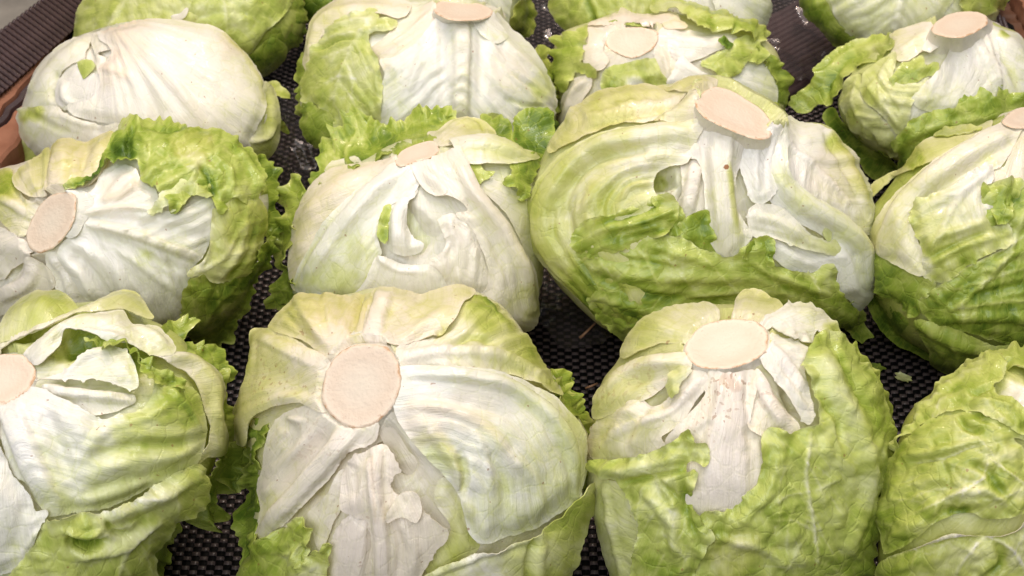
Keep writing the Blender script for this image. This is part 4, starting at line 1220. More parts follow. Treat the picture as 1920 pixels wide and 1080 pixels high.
def head_Q():
    H = Head('yellow-green lettuce in the corner wrapped in wrinkled leaves, its stem out of view', (1600, 640, 2.453),
             [(190, 510), (235, 380), (330, 262), (480, 150), (590, 80), (700, 50), (900, 60), (1200, 200), (1350, 500), (1350, 900), (1150, 1250), (800, 1350), (400, 1330), (200, 1200), (112, 1050), (118, 880), (132, 720), (155, 620)],
             (720, 700), 0.066, 4, flow0=(1000, 350))
    H.stem([(960, 340), (1010, 300), (1080, 320), (1100, 390), (1050, 440), (980, 420)], 8.0, 0.85, grow=1.3, w=0.5)
    H.body(0.34, 0.5, lump=2.0, gout=0.45, sp=[(760, 270, 100, -0.3)], st=[([(640, 200), (760, 260)], 50, 60, -4)])
    L = H.leaf
    L([(790, 60), (1100, 150), (1290, 420), (1335, 800), (1200, 1150), (900, 1300), (850, 1000), (990, 640), (930, 500), (860, 380), (800, 200)], 5.0, (0.3, 0.52), 0.3, e=2.5, cr=1.6, fr=1.5, jag=2)
    L([(470, 150), (590, 75), (640, 50), (700, 45), (790, 40), (900, 60), (900, 120), (790, 130), (700, 130), (640, 140), (560, 170)], 3.0, (0.5, 0.52), 0.35, fr=3.5, jag=3, cr=1.0)
    L([(200, 505), (268, 370), (332, 268), (480, 150), (600, 75), (640, 62), (690, 100), (682, 170), (632, 200), (640, 232), (740, 292), (788, 332), (782, 432), (740, 425), (690, 395), (600, 345), (480, 325), (370, 355), (270, 425)],
      6.5, (0.46, 0.50), 0.38, e=3.5, fr=2.6, frd=18, jag=2.4, teeth=1.2, cr=1.5, pl=0.8, rib=([(700, 380), (500, 260), (260, 400)], 16, 10, 0.6), st=[([(210, 480), (350, 290), (580, 120)], 26, 20, 2.0, -0.1), ([(540, 260), (600, 230), (640, 190)], 20, 16, -2.5, 0.1), ([(520, 300), (640, 290), (740, 330)], 18, 18, 2.0)], sv=([(690, 380), (480, 230), (250, 440)], 7, 170), lab='frilled upper leaf')
    L([(182, 540), (280, 425), (400, 332), (500, 316), (620, 342), (740, 405), (800, 455), (742, 442), (722, 445), (765, 485), (785, 600), (800, 745), (700, 795), (580, 805), (540, 782), (380, 812), (300, 882), (180, 962), (138, 965), (128, 730)],
      8.5, (0.40, 0.50), 0.38, e=4.5, jag=2.0, cr=2.2, pl=0.6, ge=0.05,
      st=[([(270, 560), (400, 540), (520, 490), (640, 470)], 10, 8, -3.0, -0.15), ([(250, 530), (400, 505), (560, 450)], 24, 24, 2.0), ([(480, 360), (520, 410), (600, 420)], 22, 30, -3.0, 0.15), ([(780, 660), (640, 560), (590, 520)], 10, 8, 0.8, -0.2), ([(600, 520), (580, 620), (440, 700), (240, 800)], 10, 9, 0.7, -0.18), ([(420, 770), (480, 780), (530, 750)], 40, 30, -3, 0.15), ([(440, 700), (600, 680), (700, 760)], 30, 24, 2.4, -0.1), ([(540, 560), (600, 600), (660, 690)], 26, 30, -2.2, 0.15)],
      sp=[(480, 770, 60, 0.16), (560, 380, 70, 0.14), (640, 640, 60, 0.12), (340, 800, 80, 0.06), (220, 700, 80, 0.08)], bsp=[(270, 390, 8, 0.9), (215, 480, 8, 0.9), (445, 595, 9, 0.8)], sv=([(780, 660), (600, 600), (420, 680), (180, 860)], 10, 240), lab='wrinkled yellow-green leaf')
    L([(132, 1000), (280, 932), (440, 862), (580, 882), (700, 852), (800, 772), (900, 800), (900, 1320), (300, 1320), (108, 1070)], 9.5, (0.32, 0.48), 0.4, e=4.5, jag=1.5, cr=1.8, pl=0.6,
      rib=([(800, 790), (660, 860), (440, 870), (180, 970)], 22, 14, 2.0, -0.26, 0.2), st=[([(600, 880), (700, 930), (780, 1050)], 12, 10, 0.8, -0.2), ([(560, 900), (480, 1000), (440, 1080)], 10, 10, 0.6, -0.15), ([(640, 900), (660, 1000), (560, 1080)], 30, 30, -2.4, 0.15)], sp=[(640, 1030, 90, 0.16), (220, 1040, 90, 0.1)], sv=([(800, 790), (660, 860), (440, 870), (180, 970)], 8, 260), lab='lower leaf with a pale rib')

# ------------------------------------------------------------------ second row
def head_J():
    H = Head('white-ribbed lettuce with an oval cut stem and a crumpled green leaf over its top', (0, 200, 2.455),
             [(-150, 450), (-50, 320), (80, 270), (240, 200), (280, 165), (400, 175), (520, 110), (560, 85), (700, 75), (830, 95), (1000, 140), (1130, 200), (1200, 300), (1230, 420), (1220, 560), (1190, 700), (1130, 800), (1050, 940),
              (900, 1040), (700, 1080), (400, 1080), (100, 1080), (-100, 950), (-180, 700)], (520, 600), 0.067, 5, flow0=(240, 530))
    H.stem([(225, 410), (290, 392), (335, 396), (347, 440), (338, 520), (300, 590), (240, 650), (180, 672), (130, 645), (117, 590), (145, 515), (180, 452)], 7.0, 0.72, grow=1.3, w=0.5, tilt=(-0.86, -0.5))
    H.body(0.06, 0.3, lump=2.0, gout=0.12, pl=0.9, sp=[(1100, 700, 200, 0.4)], wsp=[(100, 500, 300, 0.4)],
           st=[([(180, 680), (250, 760), (270, 900)], 40, 50, -5), ([(60, 760), (140, 720), (180, 680)], 30, 26, -5, 0.08), ([(90, 380), (150, 430)], 40, 30, -4)])
    L = H.leaf
    L([(1160, 240), (1175, 228), (1216, 224), (1240, 270), (1278, 292), (1272, 400), (1288, 520), (1262, 605), (1212, 605), (1200, 500), (1190, 380)], -0.8, (0.6, 0.75), 0.2, fr=4, jag=3, frl=18, lab='green outer leaf edge')
    L([(872, 800), (900, 785), (940, 775), (972, 802), (1100, 782), (1150, 732), (1170, 660), (1200, 622), (1258, 602), (1252, 682), (1202, 782), (1150, 860), (1110, 960), (1050, 1070), (950, 1110), (830, 1000), (845, 870)],
      5.0, (0.60, 0.72), 0.2, e=3.0, fr=3.2, frd=20, jag=3, cr=1.3, vein=0.1, rib=([(900, 1050), (1000, 900), (1180, 720)], 10, 8, 0.6), sp=[(1080, 930, 60, -0.15)], bsp=[(1060, 930, 40, 0.2)], sv=([(900, 1050), (1000, 900), (1180, 720)], 6, 160), lab='dark green frilled lower leaf')
    L([(120, 610), (175, 680), (130, 712), (60, 748), (30, 790), (-150, 820), (-160, 560), (0, 548)], 4.5, (0.03, 0.1), 0.5, e=2, ew=22, teeth=1.0, st=[([(120, 630), (0, 640), (-120, 640)], 40, 60, 1.5)])
    L([(165, 690), (240, 740), (262, 822), (180, 872), (100, 902), (0, 962), (-150, 910), (-150, 840), (0, 840), (100, 760)], 3.0, (0.05, 0.12), 0.5, e=1.2, pl=0.6, rib=([(180, 700), (140, 800), (-20, 880)], 40, 50, 2.5))
    L([(250, 670), (312, 680), (445, 880), (420, 960), (300, 960), (262, 830), (230, 740)], 2.5, (0.04, 0.1), 0.25, e=1.0, pl=0.9, rib=([(265, 690), (320, 800), (370, 940)], 26, 30, 1.5))
    L([(185, 455), (150, 520), (118, 600), (0, 520), (-110, 480), (-60, 330), (60, 290), (78, 380), (150, 435)], 4.5, (0.14, 0.34), 0.65, e=2.0, pl=0.7, rib=([(150, 500), (60, 440), (-60, 400)], 26, 30, 2.0), sp=[(20, 370, 70, 0.3)], st=[([(60, 330), (90, 400), (140, 470)], 18, 18, -3)])
    L([(225, 420), (150, 418), (80, 372), (68, 320), (130, 268), (200, 222), (242, 205), (250, 380)], 6.0, (0.15, 0.26), 0.75, e=3.0, pl=0.8, st=[([(210, 400), (160, 330), (110, 300)], 30, 30, 1.5), ([(150, 410), (210, 390), (245, 370)], 10, 10, -2, 0.1)])
    L([(345, 405), (250, 405), (246, 300), (240, 200), (282, 163), (400, 172), (520, 120), (525, 200), (480, 300), (440, 355), (380, 392)], 7.0, (0.14, 0.27), 0.9, e=3.5, ew=30, pl=0.7, rib=([(300, 400), (290, 300), (310, 180)], 44, 60, 3.0, 0.0),
      st=[([(440, 340), (460, 250), (500, 150)], 34, 40, 2.0), ([(370, 380), (390, 280), (420, 180)], 24, 30, -2.4, 0.04)], lab='cream leaf standing up behind the stem')
    L([(335, 430), (430, 398), (480, 300), (540, 262), (622, 278), (662, 350), (722, 380), (752, 470), (832, 478), (975, 430), (962, 650), (900, 742), (862, 852), (832, 990), (720, 1020), (600, 900), (440, 900), (290, 700), (320, 620), (400, 560)],
      5.0, (0.0, 0.10), 0.12, e=1.5, ew=30, pl=1.2, lump=1.2, rib=([(430, 540), (600, 580), (780, 645), (930, 705)], 30, 26, 3.2, 0.03, 0.25),
      st=[([(400, 500), (560, 470), (720, 480), (740, 500)], 24, 14, 2.4, 0.02, 0.4), ([(420, 520), (600, 530), (760, 560), (940, 610)], 30, 40, -2.2, 0.03), ([(430, 590), (600, 640), (760, 720), (880, 760)], 24, 26, -1.4, 0.10), ([(300, 670), (380, 770), (470, 900)], 46, 50, 3.0), ([(380, 640), (500, 720), (640, 900)], 40, 60, 2.2), ([(340, 680), (450, 780), (540, 920)], 26, 26, -2.4), ([(470, 440), (580, 400), (640, 330)], 24, 22, 1.8, 0.0, 0.45), ([(440, 450), (520, 350), (560, 290)], 24, 24, -1.6),
          ([(560, 660), (700, 760), (830, 860)], 26, 26, 1.6, 0.03)],
      sp=[(760, 690, 100, 0.06), (660, 690, 60, 0.05)], wsp=[(560, 390, 120, 0.4)], lab='glossy white leaf with spreading ribs')
    L([(700, 500), (740, 440), (760, 380), (800, 315), (860, 300), (930, 330), (980, 400), (970, 420), (880, 418), (845, 470), (800, 492), (785, 465)], 9.0, (0.25, 0.5), 0.15, e=6.0, fr=2.0, teeth=3.0, jag=2)
    L([(965, 640), (975, 520), (985, 480), (1040, 450), (1075, 425), (1172, 420), (1222, 500), (1200, 650), (1140, 765), (1000, 805), (968, 800), (940, 775), (862, 775), (935, 705)], 8.0, (0.30, 0.48), 0.35, e=4.0, teeth=1.5, cr=0.8, pl=1.2, rib=([(880, 770), (1020, 690), (1140, 480)], 14, 12, 0.8), st=[([(960, 640), (955, 690), (900, 750)], 14, 12, 2.0, -0.1), ([(1010, 780), (1100, 640), (1130, 480)], 20, 20, 1.8, -0.08), ([(1050, 790), (1140, 660), (1170, 500)], 16, 16, -2.0, 0.1)], lab='pale green pleated side leaf')
    L([(345, 398), (370, 352), (432, 348), (480, 275), (486, 245), (520, 170), (560, 84), (640, 92), (700, 74), (830, 94), (1000, 138), (1120, 195), (1185, 300), (1178, 432), (1130, 452), (1072, 425), (1012, 500), (982, 430), (942, 402), (905, 410), (880, 422), (842, 480), (800, 498), (790, 440), (740, 395), (722, 372), (662, 350), (642, 285), (632, 262), (600, 272), (520, 262), (482, 292), (440, 352)],
      9.5, (0.54, 0.55), 0.08, e=6.5, ew=30, fr=3.2, frd=18, jag=2.6, teeth=1.2, cr=2.0, pl=0.6, vein=0.06,
      st=[([(660, 340), (780, 270), (960, 240), (1080, 170)], 30, 24, 1.6, -0.08), ([(620, 110), (600, 180), (610, 250)], 22, 20, -4.0, 0.25), ([(520, 200), (560, 230), (620, 240)], 16, 16, -3.0, 0.25), ([(980, 260), (1050, 300), (1060, 420)], 24, 20, 2.4), ([(920, 290), (960, 330), (1000, 440)], 18, 16, -3.0, 0.2), ([(760, 380), (830, 330), (940, 270)], 26, 20, 2.0, -0.1), ([(680, 110), (760, 130), (860, 110)], 20, 18, -2.0, 0.15), ([(1080, 200), (1150, 300), (1180, 400)], 18, 16, 1.8, -0.1), ([(370, 385), (430, 360), (490, 260)], 10, 10, 0, 0.35)],
      sp=[(560, 220, 70, 0.22), (700, 340, 90, 0.08), (900, 210, 100, -0.12), (1080, 330, 80, -0.06), (640, 100, 50, 0.15), (450, 320, 60, 0.3)], wsp=[(880, 200, 110, 0.4)], sv=([(660, 340), (780, 270), (960, 240), (1100, 170)], 9, 170), lab='crumpled green leaf draped over the top')
    L([(335, 420), (400, 400), (440, 420), (436, 470), (405, 545), (370, 602), (318, 592), (340, 500)], 6.0, (0.0, 0.03), 0.1, e=3.5, ew=12, pl=0.5, jag=2.2, teeth=1.0)


def head_K():
    H = Head('white lettuce with a hollow showing a small curved inner rib and frills round its back', (480, 180, 2.348),
             [(165, 600), (190, 480), (240, 400), (330, 330), (440, 295), (560, 245), (700, 188), (780, 176), (860, 176), (1000, 180), (1120, 212), (1220, 290), (1245, 420), (1252, 600), (1262, 760), (1242, 900), (1190, 1030),
              (1000, 1080), (700, 1100), (400, 1050), (200, 960), (165, 850), (150, 700)], (700, 640), 0.066, 6, flow0=(720, 260))
    H.stem([(608, 290), (640, 240), (720, 206), (782, 195), (806, 232), (782, 262), (700, 286), (640, 306)], 3.0, 0.36, grow=1.25, w=0.7, tilt=(-0.25, -0.97))
    H.body(0.06, 0.25, lump=1.6, gout=0.22, st=[([(600, 520), (680, 600), (760, 690)], 110, 110, -9, 0.08), ([(940, 300), (990, 340)], 50, 40, -6, 0.2)])
    L = H.leaf
    L([(252, 330), (260, 280), (272, 208), (330, 180), (385, 130), (480, 95), (560, 130), (650, 100), (730, 60), (830, 54), (868, 95), (850, 135), (800, 175), (760, 220), (600, 290), (470, 330), (330, 380), (235, 430), (200, 440), (225, 370)],
      -0.5, (0.58, 0.68), 0.2, e=1.0, fr=5.5, frd=34, jag=3.5, frl=22, cr=1.6, vein=0.12, sp=[(560, 210, 100, 0.08), (330, 260, 60, -0.1)], rib=([(420, 330), (400, 240), (470, 130)], 14, 8, 0.8, -0.2), sv=([(420, 330), (400, 240), (470, 130)], 5, 120), lab='green frilled leaf at the back')
    L([(96, 430), (110, 408), (190, 364), (215, 400), (215, 480), (185, 560), (175, 650), (165, 730), (185, 830), (142, 938), (82, 900), (100, 780), (60, 650), (88, 600), (112, 540), (122, 480)], -0.6, (0.56, 0.64), 0.25, fr=5, frd=30, jag=3.5, frl=20, cr=1.0, lab='bright frilled leaf down the side')
    L([(990, 110), (1000, 80), (1090, 100), (1150, 205), (1160, 250), (1060, 230), (1000, 190)], -1.0, (0.6, 0.7), 0.3, fr=3.5, jag=3)
    L([(1130, 110), (1200, 55), (1270, 70), (1312, 112), (1292, 240), (1210, 290), (1140, 220)], -1.5, (0.68, 0.8), 0.1, fr=3, jag=3, lab='dark green leaf behind')
    L([(980, 380), (1080, 380), (1190, 460), (1235, 420), (1255, 600), (1268, 760), (1240, 905), (1190, 1030), (1190, 720), (1100, 530)], 2.0, (0.12, 0.26), 0.3, e=1.0, pl=0.6)
    L([(318, 345), (330, 300), (370, 282), (450, 272), (462, 312), (430, 335), (380, 350)], 2.5, (0.08, 0.22), 0.4, e=1.0, teeth=1.0)
    L([(620, 300), (520, 300), (420, 308), (330, 338), (240, 402), (190, 482), (163, 572), (152, 700), (170, 840), (235, 860), (260, 700), (340, 560), (460, 430), (570, 350), (650, 318)], 4.0, (0.05, 0.12), 0.75, e=1.5, pl=0.7, lump=1.0, st=[([(580, 310), (400, 380), (280, 480), (200, 640)], 40, 50, 2.0, 0, 0.1), ([(480, 390), (330, 520), (230, 700)], 26, 26, -1.8, 0.03)], lab='pinkish smooth outer leaf')
    # walls of the hollow
    L([(660, 420), (720, 380), (790, 440), (860, 520), (870, 640), (800, 730), (720, 760), (640, 745), (620, 690), (650, 560)], -4.5, (0.14, 0.22), 0.05, e=-6, pl=1.0, st=[([(720, 420), (760, 540), (740, 650)], 40, 60, -3, 0.05)])
    L([(538, 705), (575, 708), (640, 738), (720, 744), (758, 738), (800, 765), (860, 870), (880, 970), (620, 1010), (330, 970), (420, 850), (500, 780)], 8.0, (0.06, 0.16), 0.2, e=3.0, ew=18, pl=0.8, st=[([(550, 715), (640, 760), (750, 760)], 18, 18, 1.6, -0.04)])
    L([(640, 315), (695, 312), (716, 390), (685, 450), (605, 482), (562, 540), (542, 620), (562, 692), (548, 722), (565, 765), (645, 805), (722, 855), (610, 900), (300, 900), (200, 870), (172, 835), (225, 700), (325, 540), (445, 420), (555, 345)],
      7.5, (0.02, 0.16), 0.1, e=2.5, ew=34, pl=0.9, lump=0.9, rib=([(650, 325), (520, 430), (380, 590), (270, 750), (205, 870)], 46, 40, 3.4, -0.02),
      st=[([(660, 380), (560, 480), (440, 640), (360, 800)], 34, 40, -2.2, 0.03), ([(600, 490), (500, 640), (470, 780)], 30, 40, 1.4, 0.03), ([(590, 490), (555, 560), (550, 640)], 12, 14, -3.5, 0.12)], sp=[(470, 790, 160, 0.10), (350, 840, 120, 0.08)], along=True, lab='smooth white leaf with a broad pale rib')
    L([(575, 490), (600, 485), (590, 560), (580, 650), (560, 640), (545, 600), (555, 545)], 6.0, (0.6, 0.72), 0.1, e=4.5, ew=8, fr=1.5, jag=2, lab='sliver of green leaf in the hollow')
    L([(598, 482), (680, 452), (706, 385), (712, 425), (678, 480), (668, 560), (692, 622), (742, 652), (722, 692), (640, 702), (585, 672), (588, 590)], 6.0, (0.0, 0.05), 0.1, e=2.5, ew=18, teeth=0.8, rib=([(680, 440), (635, 540), (640, 690)], 36, 50, 3.5), along=True, lab='small curved inner rib')
    L([(805, 545), (862, 518), (905, 555), (965, 620), (1015, 720), (1045, 860), (900, 862), (760, 775), (735, 742), (800, 702), (838, 648)], 5.5, (0.02, 0.1), 0.35, e=2.5, pl=1.4, flowk=0.8, teeth=0.8, rib=([(850, 530), (860, 640), (780, 740)], 14, 14, 0.8), st=[([(920, 580), (960, 700), (940, 840)], 22, 26, 1.3), ([(860, 640), (880, 740), (850, 820)], 24, 24, -1.0)], bsp=[(850, 524, 24, 0.5)])
    L([(690, 310), (780, 275), (862, 250), (902, 262), (942, 340), (1002, 430), (1082, 530), (1152, 640), (1212, 740), (1243, 880), (1195, 1030), (1000, 980), (850, 870), (1000, 860), (1020, 760), (970, 630), (905, 555), (880, 520), (930, 502), (865, 452), (780, 442), (722, 392)],
      8.0, (0.02, 0.12), 0.4, e=3.0, ew=32, teeth=0.7, pl=0.8, rib=([(870, 275), (955, 420), (1075, 580), (1170, 760), (1205, 920)], 44, 36, 3.2, 0.0, 0.1),
      st=[([(720, 340), (800, 400), (880, 470)], 26, 26, 1.5), ([(760, 320), (880, 400), (990, 520)], 20, 20, -1.3), ([(940, 480), (1040, 640), (1080, 820)], 34, 40, -2.2, 0.04), ([(980, 600), (1060, 760), (1060, 900)], 26, 26, 1.4)], bsp=[(842, 445, 30, 0.42), (915, 500, 20, 0.6)], sp=[(1180, 900, 90, 0.08)], along=True, lab='large white leaf with browned torn edge')
    L([(915, 300), (960, 292), (1000, 330), (1040, 345), (1010, 375), (965, 395), (930, 350)], 3.0, (0.45, 0.65), 0.1, e=2.0, fr=2.5, jag=2.5)
    L([(1080, 380), (1120, 360), (1110, 290), (1150, 300), (1185, 268), (1252, 280), (1232, 330), (1205, 385), (1172, 458), (1130, 420)], 5.0, (0.62, 0.72), 0.12, e=4, fr=3.5, jag=3, frl=14, lab='dark frill under the bent rib')
    L([(850, 195), (920, 185), (1000, 180), (1120, 212), (1218, 262), (1236, 284), (1150, 302), (1000, 304), (922, 302), (885, 262)], 8.0, (0.08, 0.28), 0.3, e=4.0, ew=24, pl=0.3, rib=([(880, 225), (1020, 225), (1200, 270)], 44, 30, 3.0, 0.0), along=True, lab='smooth bent pale green rib')
    L([(755, 160), (800, 150), (860, 110), (940, 94), (1012, 120), (1048, 182), (930, 195), (850, 225), (790, 215), (780, 185)], 4.5, (0.1, 0.3), 0.65, e=2.5, st=[([(800, 190), (880, 140), (970, 120)], 28, 28, 2.5), ([(940, 100), (985, 130), (1000, 180)], 12, 12, -1.5, 0.12)])


def head_L():
    H = Head('largest lettuce, its thick stem tilted above a swirl of wrinkled green and a torn hole', (960, 120, 2.0),
             [(45, 530), (60, 440), (110, 350), (170, 250), (240, 160), (330, 108), (450, 93), (580, 75), (680, 52), (780, 75), (900, 115), (1000, 190), (1060, 222), (1180, 230), (1262, 320), (1332, 450), (1365, 560), (1368, 700), (1342, 840),
              (1290, 920), (1200, 965), (1050, 965), (850, 965), (600, 1000), (450, 1025), (330, 985), (200, 860), (110, 740), (60, 640)], (710, 560), 0.078, 7, flow0=(780, 230), depth=0.84)
    H.stem([(702, 115), (760, 82), (820, 95), (880, 130), (940, 170), (976, 220), (970, 270), (930, 281), (860, 262), (790, 232), (722, 197), (688, 150)], 12.0, 0.5, grow=1.4, w=0.45, sink=0.8, tilt=(0.42, -0.90), face_lab='broad tilted cut face')
    H.body(0.16, 0.3, lump=2.0, gout=0.3, st=[([(560, 420), (570, 480)], 60, 50, -12, 0.0), ([(640, 480), (700, 540)], 50, 50, -5), ([(900, 560), (1000, 640)], 60, 60, -5)], sp=[(545, 440, 40, 0.25)], bsp=[(590, 495, 30, 0.9)])
    L = H.leaf
    L([(1230, 910), (1290, 880), (1320, 940), (1335, 1015), (1305, 1040), (1270, 1010), (1240, 960)], 1.0, (0.55, 0.65), 0.1, fr=4, jag=3)
    L([(985, 310), (1000, 228), (1062, 222), (1150, 238), (1222, 280), (1275, 330), (1335, 450), (1366, 560), (1350, 640), (1280, 612), (1150, 530), (1050, 470), (1000, 410)], 3.5, (0.02, 0.14), 0.2, e=2.0, teeth=2.0, pl=0.9, rib=([(1000, 290), (1120, 380), (1290, 560)], 14, 12, 0.8), st=[([(1190, 270), (1270, 400), (1330, 540)], 24, 24, 2.2, 0.16, 0.3), ([(1160, 260), (1230, 380), (1290, 500)], 14, 14, -2.0, 0.06)], sp=[(1220, 290, 60, 0.28)], wsp=[(1200, 420, 130, 0.35)], lab='thin white leaf with a toothed yellow margin')
    L([(235, 165), (330, 108), (450, 93), (560, 82), (645, 112), (672, 135), (565, 200), (535, 215), (400, 230), (300, 258), (200, 310), (140, 330), (175, 240)], 4.5, (0.18, 0.32), 0.75, e=1.8, pl=0.9, rib=([(650, 150), (450, 170), (230, 220)], 16, 12, 0.8), st=[([(560, 110), (400, 130), (280, 170)], 20, 20, 1.2), ([(600, 180), (450, 205), (280, 250)], 12, 12, -1.6, 0.05), ([(470, 150), (430, 165), (380, 150)], 14, 14, 1.6, 0.08)], bsp=[(460, 190, 60, 0.25)], lab='cream upper leaf')
    L([(570, 95), (600, 72), (650, 54), (705, 50), (770, 78), (720, 108), (690, 150), (620, 122)], 5.0, (0.12, 0.3), 0.75, e=2.5, ew=18, st=[([(610, 100), (680, 75), (740, 85)], 26, 24, 2.0)])
    # crumpled green under the hole
    L([(238, 640), (285, 590), (380, 570), (470, 530), (545, 500), (592, 500), (618, 530), (605, 600), (562, 642), (500, 660), (400, 700), (325, 725), (262, 700)],
      11.5, (0.42, 0.56), 0.2, e=9.0, fr=2.6, frd=16, jag=2.6, teeth=2.0, pl=1.2, cr=1.0, along=True, rib=([(610, 540), (480, 590), (330, 630), (260, 680)], 20, 14, 1.0),
      st=[([(590, 560), (480, 600), (380, 620)], 18, 14, 2.4, 0.05), ([(560, 520), (460, 565), (330, 600)], 14, 12, -2.6, 0.18), ([(590, 620), (480, 640), (390, 660)], 16, 14, -2.0, 0.16)],
      sp=[(560, 580, 70, 0.18), (430, 640, 90, 0.10)], lab='crumpled green leaf edge under the torn hole')
    L([(632, 380), (660, 362), (700, 362), (722, 420), (735, 575), (680, 580), (632, 590), (612, 545), (635, 480)], 3.0, (0.05, 0.12), 0.45, e=0.8, rib=([(690, 380), (670, 470), (650, 570)], 34, 34, 3.5), lab='inner rib seen through the torn hole')
    L([(612, 610), (660, 570), (725, 550), (742, 600), (755, 700), (700, 690), (635, 655)], 5.5, (0.62, 0.7), 0.05, e=4.0, fr=3, jag=2.5, cr=1.0, lab='dark green frill inside')
    L([(520, 505), (570, 490), (640, 560), (640, 630), (590, 640), (545, 560)], 7.0, (0.52, 0.68), 0.05, e=5, fr=3.0, jag=2.5, frl=13)
    L([(840, 720), (880, 670), (920, 648), (965, 655), (952, 745), (885, 730)], 8.0, (0.64, 0.72), 0.05, e=6, fr=3.5, jag=2.5, lab='dark frill at the tip of the rib')
    # the left rib leaf
    L([(720, 240), (600, 226), (450, 236), (300, 272), (180, 345), (105, 430), (55, 540), (70, 645), (125, 750), (225, 860), (330, 955), (450, 1020), (620, 990), (560, 900), (480, 740), (500, 660), (560, 600), (585, 520), (548, 505), (528, 465), (540, 410), (592, 386), (655, 374), (690, 300)],
      9.0, (0.12, 0.34), 0.4, e=3.0, ew=34, pl=1.3, rib=([(700, 268), (520, 270), (350, 312), (220, 400), (140, 520), (140, 640), (210, 760), (340, 900)], 46, 40, 4.0, 0.02),
      st=[([(480, 330), (320, 370), (235, 460), (215, 580), (260, 700)], 34, 30, -4.0, 0.0), ([(560, 350), (420, 380), (310, 460), (290, 570), (340, 660)], 30, 26, 2.0, 0.03, 0.2), ([(530, 400), (420, 430), (350, 510), (350, 590)], 16, 14, -1.8, 0.05), ([(545, 380), (430, 405), (330, 490), (320, 600)], 10, 10, 1.2, 0.0), ([(520, 450), (440, 470), (400, 540)], 16, 12, 1.6, 0.05, 0.2), ([(535, 430), (440, 450), (375, 530), (370, 590)], 8, 8, -1.2, 0.05), ([(440, 350), (290, 410), (225, 520), (240, 640)], 12, 12, 1.4, 0.02), ([(230, 700), (330, 830), (480, 970)], 22, 22, 1.5, 0.08), ([(190, 740), (290, 860), (420, 980)], 14, 14, -1.6, 0.16), ([(260, 720), (370, 850), (520, 970)], 12, 12, -1.6, 0.14)], sp=[(330, 880, 160, 0.22), (130, 560, 120, 0.03), (480, 970, 110, 0.15), (420, 520, 120, 0.10), (420, 400, 90, -0.04)], along=True, lab='outer leaf with a long sweeping pale green rib')
    # lower green sheet
    L([(255, 700), (325, 722), (400, 698), (500, 655), (562, 645), (640, 658), (700, 690), (745, 700), (795, 728), (850, 695), (910, 655), (962, 662), (950, 742), (1030, 772), (1100, 782), (1192, 752), (1215, 852), (1262, 900), (1295, 935), (1250, 985), (1200, 965), (1050, 935), (850, 955), (620, 1002), (450, 1030), (370, 975), (300, 870)],
      10.0, (0.53, 0.58), 0.08, e=6.0, fr=2.4, frd=14, jag=2.2, teeth=1.2, cr=1.0, pl=1.2, rib=([(1250, 930), (1000, 850), (700, 850), (420, 980)], 12, 10, 0.6, -0.12),
      st=[([(310, 740), (480, 790), (700, 790), (900, 800)], 30, 26, 2.0, -0.08), ([(300, 780), (480, 850), (700, 870), (900, 850)], 22, 22, -2.2, 0.12), ([(330, 860), (520, 910), (760, 900), (960, 870)], 22, 22, 2.0, -0.08), ([(380, 930), (560, 960), (800, 930)], 16, 16, -1.8, 0.12), ([(520, 670), (620, 710), (760, 740)], 24, 22, 2.0), ([(360, 720), (520, 740), (660, 770)], 14, 14, -1.8, 0.12), ([(960, 770), (1080, 830), (1190, 860)], 20, 18, 2.0, -0.1), ([(880, 760), (1000, 830), (1140, 900)], 14, 14, -1.6, 0.1)],
      sp=[(480, 880, 120, 0.08), (1140, 790, 70, -0.12), (640, 700, 70, -0.08)], sv=([(1250, 930), (1000, 850), (700, 840), (330, 780)], 12, 220, -0.12), along=True, lab='long pleated green leaf across the front')
    # ribs below the stem
    L([(985, 260), (1012, 300), (1005, 400), (1065, 470), (1185, 540), (1285, 602), (1352, 680), (1368, 760), (1345, 850), (1300, 925), (1262, 885), (1205, 875), (1200, 765), (1100, 785), (1020, 765), (955, 705), (955, 650), (1060, 685), (1150, 702), (1180, 662), (1085, 605), (1005, 545), (950, 500), (955, 400), (965, 300)],
      8.0, (0.02, 0.05), 0.05, e=3.0, ew=30, pl=0.7, rib=([(985, 320), (1000, 425), (1080, 520), (1200, 592), (1295, 690), (1325, 800)], 48, 50, 4.2, 0.14, 0.1), st=[([(1010, 640), (1100, 720), (1180, 740)], 30, 30, -2.0, 0.0), ([(1210, 700), (1260, 800), (1270, 880)], 40, 40, 1.5, -0.03)], along=True, lab='thick blue-white rib curving down')
    L([(868, 300), (975, 290), (968, 390), (978, 480), (932, 525), (890, 515), (868, 450), (848, 380)], 8.0, (0.0, 0.03), 0.1, e=4.0, ew=18, teeth=1.4, pl=0.9, st=[([(900, 300), (900, 400), (910, 500)], 14, 14, 1.5), ([(940, 300), (935, 400), (945, 490)], 12, 12, -1.2)])
    L([(880, 545), (960, 528), (1025, 560), (1062, 602), (1112, 642), (1172, 662), (1262, 652), (1225, 712), (1150, 708), (1050, 682), (960, 652), (895, 645)], 7.5, (0.06, 0.26), 0.25, e=6.5, ew=18, teeth=1.8, pl=0.9, st=[([(900, 570), (1000, 600), (1100, 670)], 24, 22, 1.8), ([(900, 620), (1000, 650), (1120, 690)], 14, 12, -1.4)], lab='torn white strip of leaf')
    L([(1165, 665), (1150, 630), (1180, 590), (1182, 620), (1178, 660)], 8.0, (0.4, 0.5), 0.1, e=7, jag=1)
